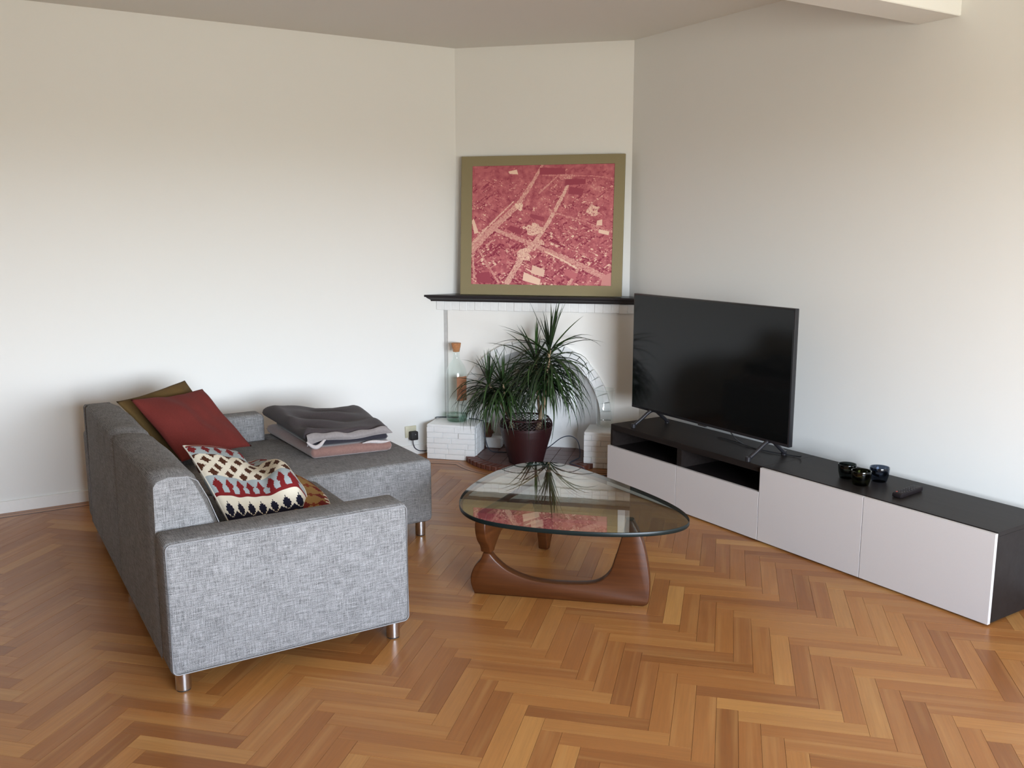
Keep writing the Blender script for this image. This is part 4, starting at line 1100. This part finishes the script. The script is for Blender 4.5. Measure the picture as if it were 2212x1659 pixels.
bmesh.ops.remove_doubles(b, verts=b.verts, dist=1e-5); bmesh.ops.solidify(b, geom=b.faces[:], thickness=-0.0012)
lb = obj('paper_label', b, M['tag'], bt, smooth=40, label='brown paper label')
b = bmesh.new()
aa = R(-44); cx_, cy_ = math.cos(aa)*0.0772, math.sin(aa)*0.0772; tx, ty = -math.sin(aa), math.cos(aa)
for k, (du, dz, w, h) in enumerate(((-.004, .03, .010, .003), (0, .022, .003, .014), (-.004, .0, .012, .003), (0, -.006, .003, .010), (.003, -.012, .008, .003), (-.004, -.03, .003, .012), (.003, -.032, .003, .012), (0, -.04, .012, .003))):
    z = 0.235+dz; vs = [(cx_+tx*(du+s*w/2), cy_+ty*(du+s*w/2), z+q*h/2) for s, q in ((-1, -1), (1, -1), (1, 1), (-1, 1))]
    f = b.faces.new([b.verts.new(c) for c in vs])
bmesh.ops.solidify(b, geom=b.faces[:], thickness=0.0004)
obj('printed_mark', b, M['ink'], lb)
vs_ = thing('glass_vase', 'clear cylindrical glass vase standing on the right brick plinth', 'vase', CH.w(1.090, -0.185, 0.2455), CH.a)
b = bmesh.new(); lathe(b, [(0.0005, 0.012), (0.050, 0.010), (0.056, 0.016), (0.060, 0.06), (0.069, 0.262), (0.0705, 0.264)], 44)
obj('vase_body', b, M['vglass'], vs_, smooth=60)
b = bmesh.new(); lathe(b, [(0.0695, 0.2625), (0.071, 0.266), (0.0725, 0.2625)], 44); obj('rim', b, M['glass'], vs_, smooth=60)

# ------------------------------------------------------------------ potted dracaena
PX, PY = 0.590, -0.400
pl = thing('potted_dracaena', 'spiky green dracaena with four crowns in a dark red basket on the hearth', 'plant', CH.w(PX, PY, hz), CH.a)
def prof_r(z):
    zs = [0.0, 0.05, 0.12, 0.19, 0.235, 0.262, 0.285, 0.305]; rs = [0.113, 0.125, 0.145, 0.165, 0.174, 0.175, 0.168, 0.150]
    return float(np.interp(z, zs, rs))
# basket: woven — vertical stakes with rows weaving in and out, open lattice near the rim
b = bmesh.new(); NR, NA = 46, 120; rings = []
for i in range(NR+1):
    z = 0.002+0.250*i/NR; rg = []
    for k in range(NA):
        a = 2*math.pi*k/NA; wv_ = 0.0032*math.sin(a*30+math.pi*(i % 2)); rg.append(b.verts.new(((prof_r(z)+wv_)*math.cos(a), (prof_r(z)+wv_)*math.sin(a), z)))
    rings.append(rg)
for a, c in zip(rings, rings[1:]):
    for k in range(NA): b.faces.new((a[k], a[(k+1) % NA], c[(k+1) % NA], c[k]))
b.faces.new(rings[0][::-1]); obj('basket_wall', b, M['basket'], pl, smooth='all')
b = bmesh.new(); ns = 36
for s in (1, -1):
    for k in range(ns):
        pts = []
        for i in range(7):
            t_ = i/6; z = 0.246+0.055*t_; a = 2*math.pi*k/ns+s*t_*0.50; r = prof_r(z)+0.0015*s; pts.append((r*math.cos(a), r*math.sin(a), z))
        tube(b, pts, 0.0022, 4)
lat = obj('lattice_band', b, M['basket'], pl, smooth='all'); lat['kind'] = 'stuff'
b = bmesh.new()
for zz, rr0 in ((0.248, 0.004), (0.304, 0.006)):
    n = 60; tube(b, [((prof_r(zz))*math.cos(2*math.pi*k/n), (prof_r(zz))*math.sin(2*math.pi*k/n), zz) for k in range(n+1)], rr0, 8)
obj('basket_rim', b, M['basket'], pl, smooth='all')
b = bmesh.new(); lathe(b, [(0.0005, 0.236), (0.08, 0.232), (0.160, 0.226)], 40); obj('soil', b, M['soil'], pl)
# leaf meshes: arching blades with a folded midrib
leaf_mesh = {}
def leaf(length, elev, droop, width):
    key = (round(length, 2), round(elev), round(droop, 1), round(width, 3))
    if key in leaf_mesh: return leaf_mesh[key]
    n = 8; a = R(elev); x = z = 0.0; pts = [(0, 0, a)]
    for i in range(n):
        t_ = (i+1)/n; a2 = a-R(droop)*(t_**1.3); x += math.cos(a2)*length/n; z += math.sin(a2)*length/n; pts.append((x, z, a2))
    vs, fs, uvs = [], [], []
    for i, (x, z, aa) in enumerate(pts):
        t_ = i/n; w = width*(0.55+0.45*min(1, t_*5))*(1-t_**2.2)**0.9 if i < n else 0.0003
        nx, nz = -math.sin(aa), math.cos(aa); f = 0.35*w
        vs += [(x+nx*f, -w/2, z+nz*f), (x, 0, z), (x+nx*f, w/2, z+nz*f)]
    for i in range(n):
        k = i*3; fs += [(k, k+3, k+4, k+1), (k+1, k+4, k+5, k+2)]
    me = bpy.data.meshes.new('leaf'); me.from_pydata(vs, [], fs); uvl = me.uv_layers.new(name='UVMap')
    for l in me.loops: vi = l.vertex_index; uvl.data[l.index].uv = ((vi % 3)/2, (vi//3)/n)
    me.materials.append(M['leaf']); me.polygons.foreach_set('use_smooth', [True]*len(me.polygons)); leaf_mesh[key] = me
    return me
lrs = random.Random(5)
def crown(cane, top, dirv, nl, scale, stem):
    """Leaves spiral down the last stretch of a cane; upper ones stand, lower ones hang."""
    for i in range(nl):
        t_ = i/(nl-1)                                   # 0 top, 1 bottom
        az = i*2.39996+lrs.uniform(-0.3, 0.3)
        if t_ < 0.13: el, dr, L = lrs.uniform(60, 86), lrs.uniform(0, 16), lrs.uniform(0.22, 0.32)
        elif t_ < 0.30: el, dr, L = lrs.uniform(20, 55), lrs.uniform(10, 90), lrs.uniform(0.30, 0.40)
        elif t_ < 0.55: el, dr, L = lrs.uniform(5, 38), lrs.uniform(85, 120), lrs.uniform(0.32, 0.42)
        else: el, dr, L = lrs.uniform(-25, 20), lrs.uniform(70, 100), lrs.uniform(0.32, 0.44)
        L = round(L*scale/0.03)*0.03; el = round(el/8)*8; dr = round(dr/10)*10
        if el-dr < -100: dr = el+96
        me = leaf(L, el, dr, 0.0155 if t_ < 0.5 else 0.0135)
        p = Vector(top)-Vector(dirv)*(stem*t_)+Vector((math.cos(az), math.sin(az), 0))*0.008
        rot = (lrs.uniform(-0.25, 0.25), lrs.uniform(-0.1, 0.1), az)
        o = bpy.data.objects.new('leaf', me); COL.objects.link(o); o.parent = cane; o.location = p; o.rotation_euler = rot
    ns_ = int(nl*(0.8 if nl > 90 else 0.5))
    for i in range(ns_):                                # the thick skirt of older leaves, too many to part
        t_ = 0.25+0.75*i/(ns_-1); az = i*2.39996+1.1; el, dr = round(lrs.uniform(-25, 15)/8)*8, round(lrs.uniform(60, 90)/10)*10
        me = leaf(round(lrs.uniform(0.28, 0.42)*scale/0.03)*0.03, el, dr, 0.0125)
        p = Vector(top)-Vector(dirv)*(stem*t_)
        skirt.append((me, Matrix.Translation(p) @ Matrix.Rotation(az, 4, 'Z') @ Matrix.Rotation(lrs.uniform(-0.1, 0.1), 4, 'Y')))
skirt = []
def cane(pts, r0, r1):
    b = bmesh.new(); P_ = catmull(pts, 6); n = len(P_)
    tube(b, P_, [r0+(r1-r0)*i/(n-1)+0.0008*math.sin(i*2.1) for i in range(n)], 10)
    return obj('cane', b, M['cane'], pl, smooth='all')
def loc(x, z, dy=0.0): return (x-PX, dy, z-hz)
c = cane([(0.085, -0.02, 0.225), (0.105, -0.015, 0.32), (0.135, 0.0, 0.52), (0.155, 0.0, 0.74), (0.158, 0.0, 0.792)], 0.019, 0.008)
crown(c, (0.158, 0.0, 0.800), (0.03, 0, 1), 96, 1.08, 0.27)
c = cane([(0.095, 0.01, 0.30), (0.075, 0.03, 0.45), (0.062, 0.035, 0.62), (0.059, 0.03, 0.70)], 0.012, 0.007)
crown(c, (0.059, 0.03, 0.712), (0, 0, 1), 66, 0.98, 0.17)
c = cane([(-0.085, 0.0, 0.225), (-0.13, 0.0, 0.33), (-0.21, -0.01, 0.46), (-0.258, -0.01, 0.525)], 0.014, 0.007)
crown(c, (-0.260, -0.01, 0.535), (-0.35, 0, 0.93), 72, 0.88, 0.12)
c = cane([(-0.095, -0.02, 0.225), (-0.11, -0.03, 0.33), (-0.14, -0.03, 0.46), (-0.150, -0.03, 0.535)], 0.013, 0.007)
crown(c, (-0.151, -0.03, 0.546), (-0.1, 0, 1), 66, 0.85, 0.12)

b = bmesh.new()
for me, mt in skirt:
    t_ = me.copy(); t_.transform(mt); b.from_mesh(t_); bpy.data.meshes.remove(t_)
o = obj('leaf_skirt', b, M['leaf'], pl, smooth='all', uv=False); o['kind'] = 'stuff'

# ------------------------------------------------------------------ socket, plug, cables
LWF = Frame((-0.388, 6.5406), 31.71)
sk = thing('wall_socket', 'beige square wall socket low on the left wall beside the brick plinth', 'socket', LWF.w(-0.389, 0, 0.128), LWF.a)
b = bmesh.new(); box(b, -0.043, -0.011, 0.0, 0.043, 0.0, 0.082, 0.003, 2); obj('socket_plate', b, M['socket'], sk, smooth=40)
b = bmesh.new(); lathe(b, [(0.024, 0.0), (0.024, 0.001), (0.021, 0.001), (0.020, -0.006)], 28); o = obj('socket_ring', b, M['socket'], sk); o.rotation_euler = (R(90), 0, 0); o.location = (0, -0.0112, 0.041)
pg = thing('plug', 'black plug pushed into the beige wall socket with a cable running down', 'plug', LWF.w(-0.380, -0.0135, 0.114), LWF.a)
b = bmesh.new(); box(b, -0.029, -0.040, 0.0, 0.029, 0.0, 0.062, 0.007, 3); obj('plug_body', b, M['foot'], pg, smooth=40)
b = bmesh.new(); cyl(b, 0, 0, 0, 0.001, 0.0035, 12); o = obj('indicator', b, M['alu'], pg); o.rotation_euler = (R(90), 0, 0); o.location = (0.006, -0.0398, 0.042)
b = bmesh.new()
W2 = lambda fr, x, y, z: tuple(fr.w(x, y, z))
tube(b, catmull([W2(LWF, -0.382, -0.028, 0.116), W2(LWF, -0.380, -0.026, 0.085), W2(LWF, -0.366, -0.024, 0.052), W2(LWF, -0.340, -0.022, 0.032), W2(LWF, -0.312, -0.024, 0.024), W2(LWF, -0.270, -0.03, 0.030), W2(LWF, -0.20, -0.028, 0.10), W2(LWF, -0.165, -0.03, 0.20), W2(CH, -0.125, -0.155, 0.2495), W2(CH, -0.10, -0.112, 0.2495), W2(CH, -0.03, -0.108, 0.2495), W2(CH, 0.08, -0.107, 0.2495), W2(CH, 0.155, -0.125, 0.2495), W2(CH, 0.195, -0.150, 0.2495), W2(CH, 0.232, -0.155, 0.235), W2(CH, 0.236, -0.150, 0.14), W2(CH, 0.262, -0.165, 0.06), W2(CH, 0.30, -0.19, hz+0.004), W2(CH, 0.36, -0.20, hz+0.004), W2(CH, 0.46, -0.18, hz+0.004)], 6), 0.0032, 8)
o = obj('cable', b, M['cable'], smooth='all'); o['label'] = 'thin dark cable running from the plug over the left brick plinth'; o['category'] = 'cable'
b = bmesh.new()
tube(b, catmull([W2(CH, 0.60, -0.14, hz+0.004), W2(CH, 0.68, -0.20, 0.075), W2(CH, 0.73, -0.25, 0.115), W2(CH, 0.80, -0.25, 0.172), W2(CH, 0.862, -0.25, 0.19), W2(CH, 0.911, -0.25, 0.165), W2(CH, 0.93, -0.24, 0.10), W2(CH, 0.928, -0.23, 0.045), W2(CH, 0.915, -0.27, hz+0.004), W2(CH, 0.885, -0.38, hz+0.004), W2(CH, 0.93, -0.43, hz+0.0035), W2(CH, 0.985, -0.46, hz-0.004), W2(CH, 1.04, -0.50, 0.005), W2(CH, 1.12, -0.53, 0.005), W2(CH, 1.2, -0.52, 0.005)], 6), 0.0032, 8)
o = obj('cable', b, M['cable'], smooth='all'); o['label'] = 'dark cable looping off the hearth to the right of the basket'; o['category'] = 'cable'
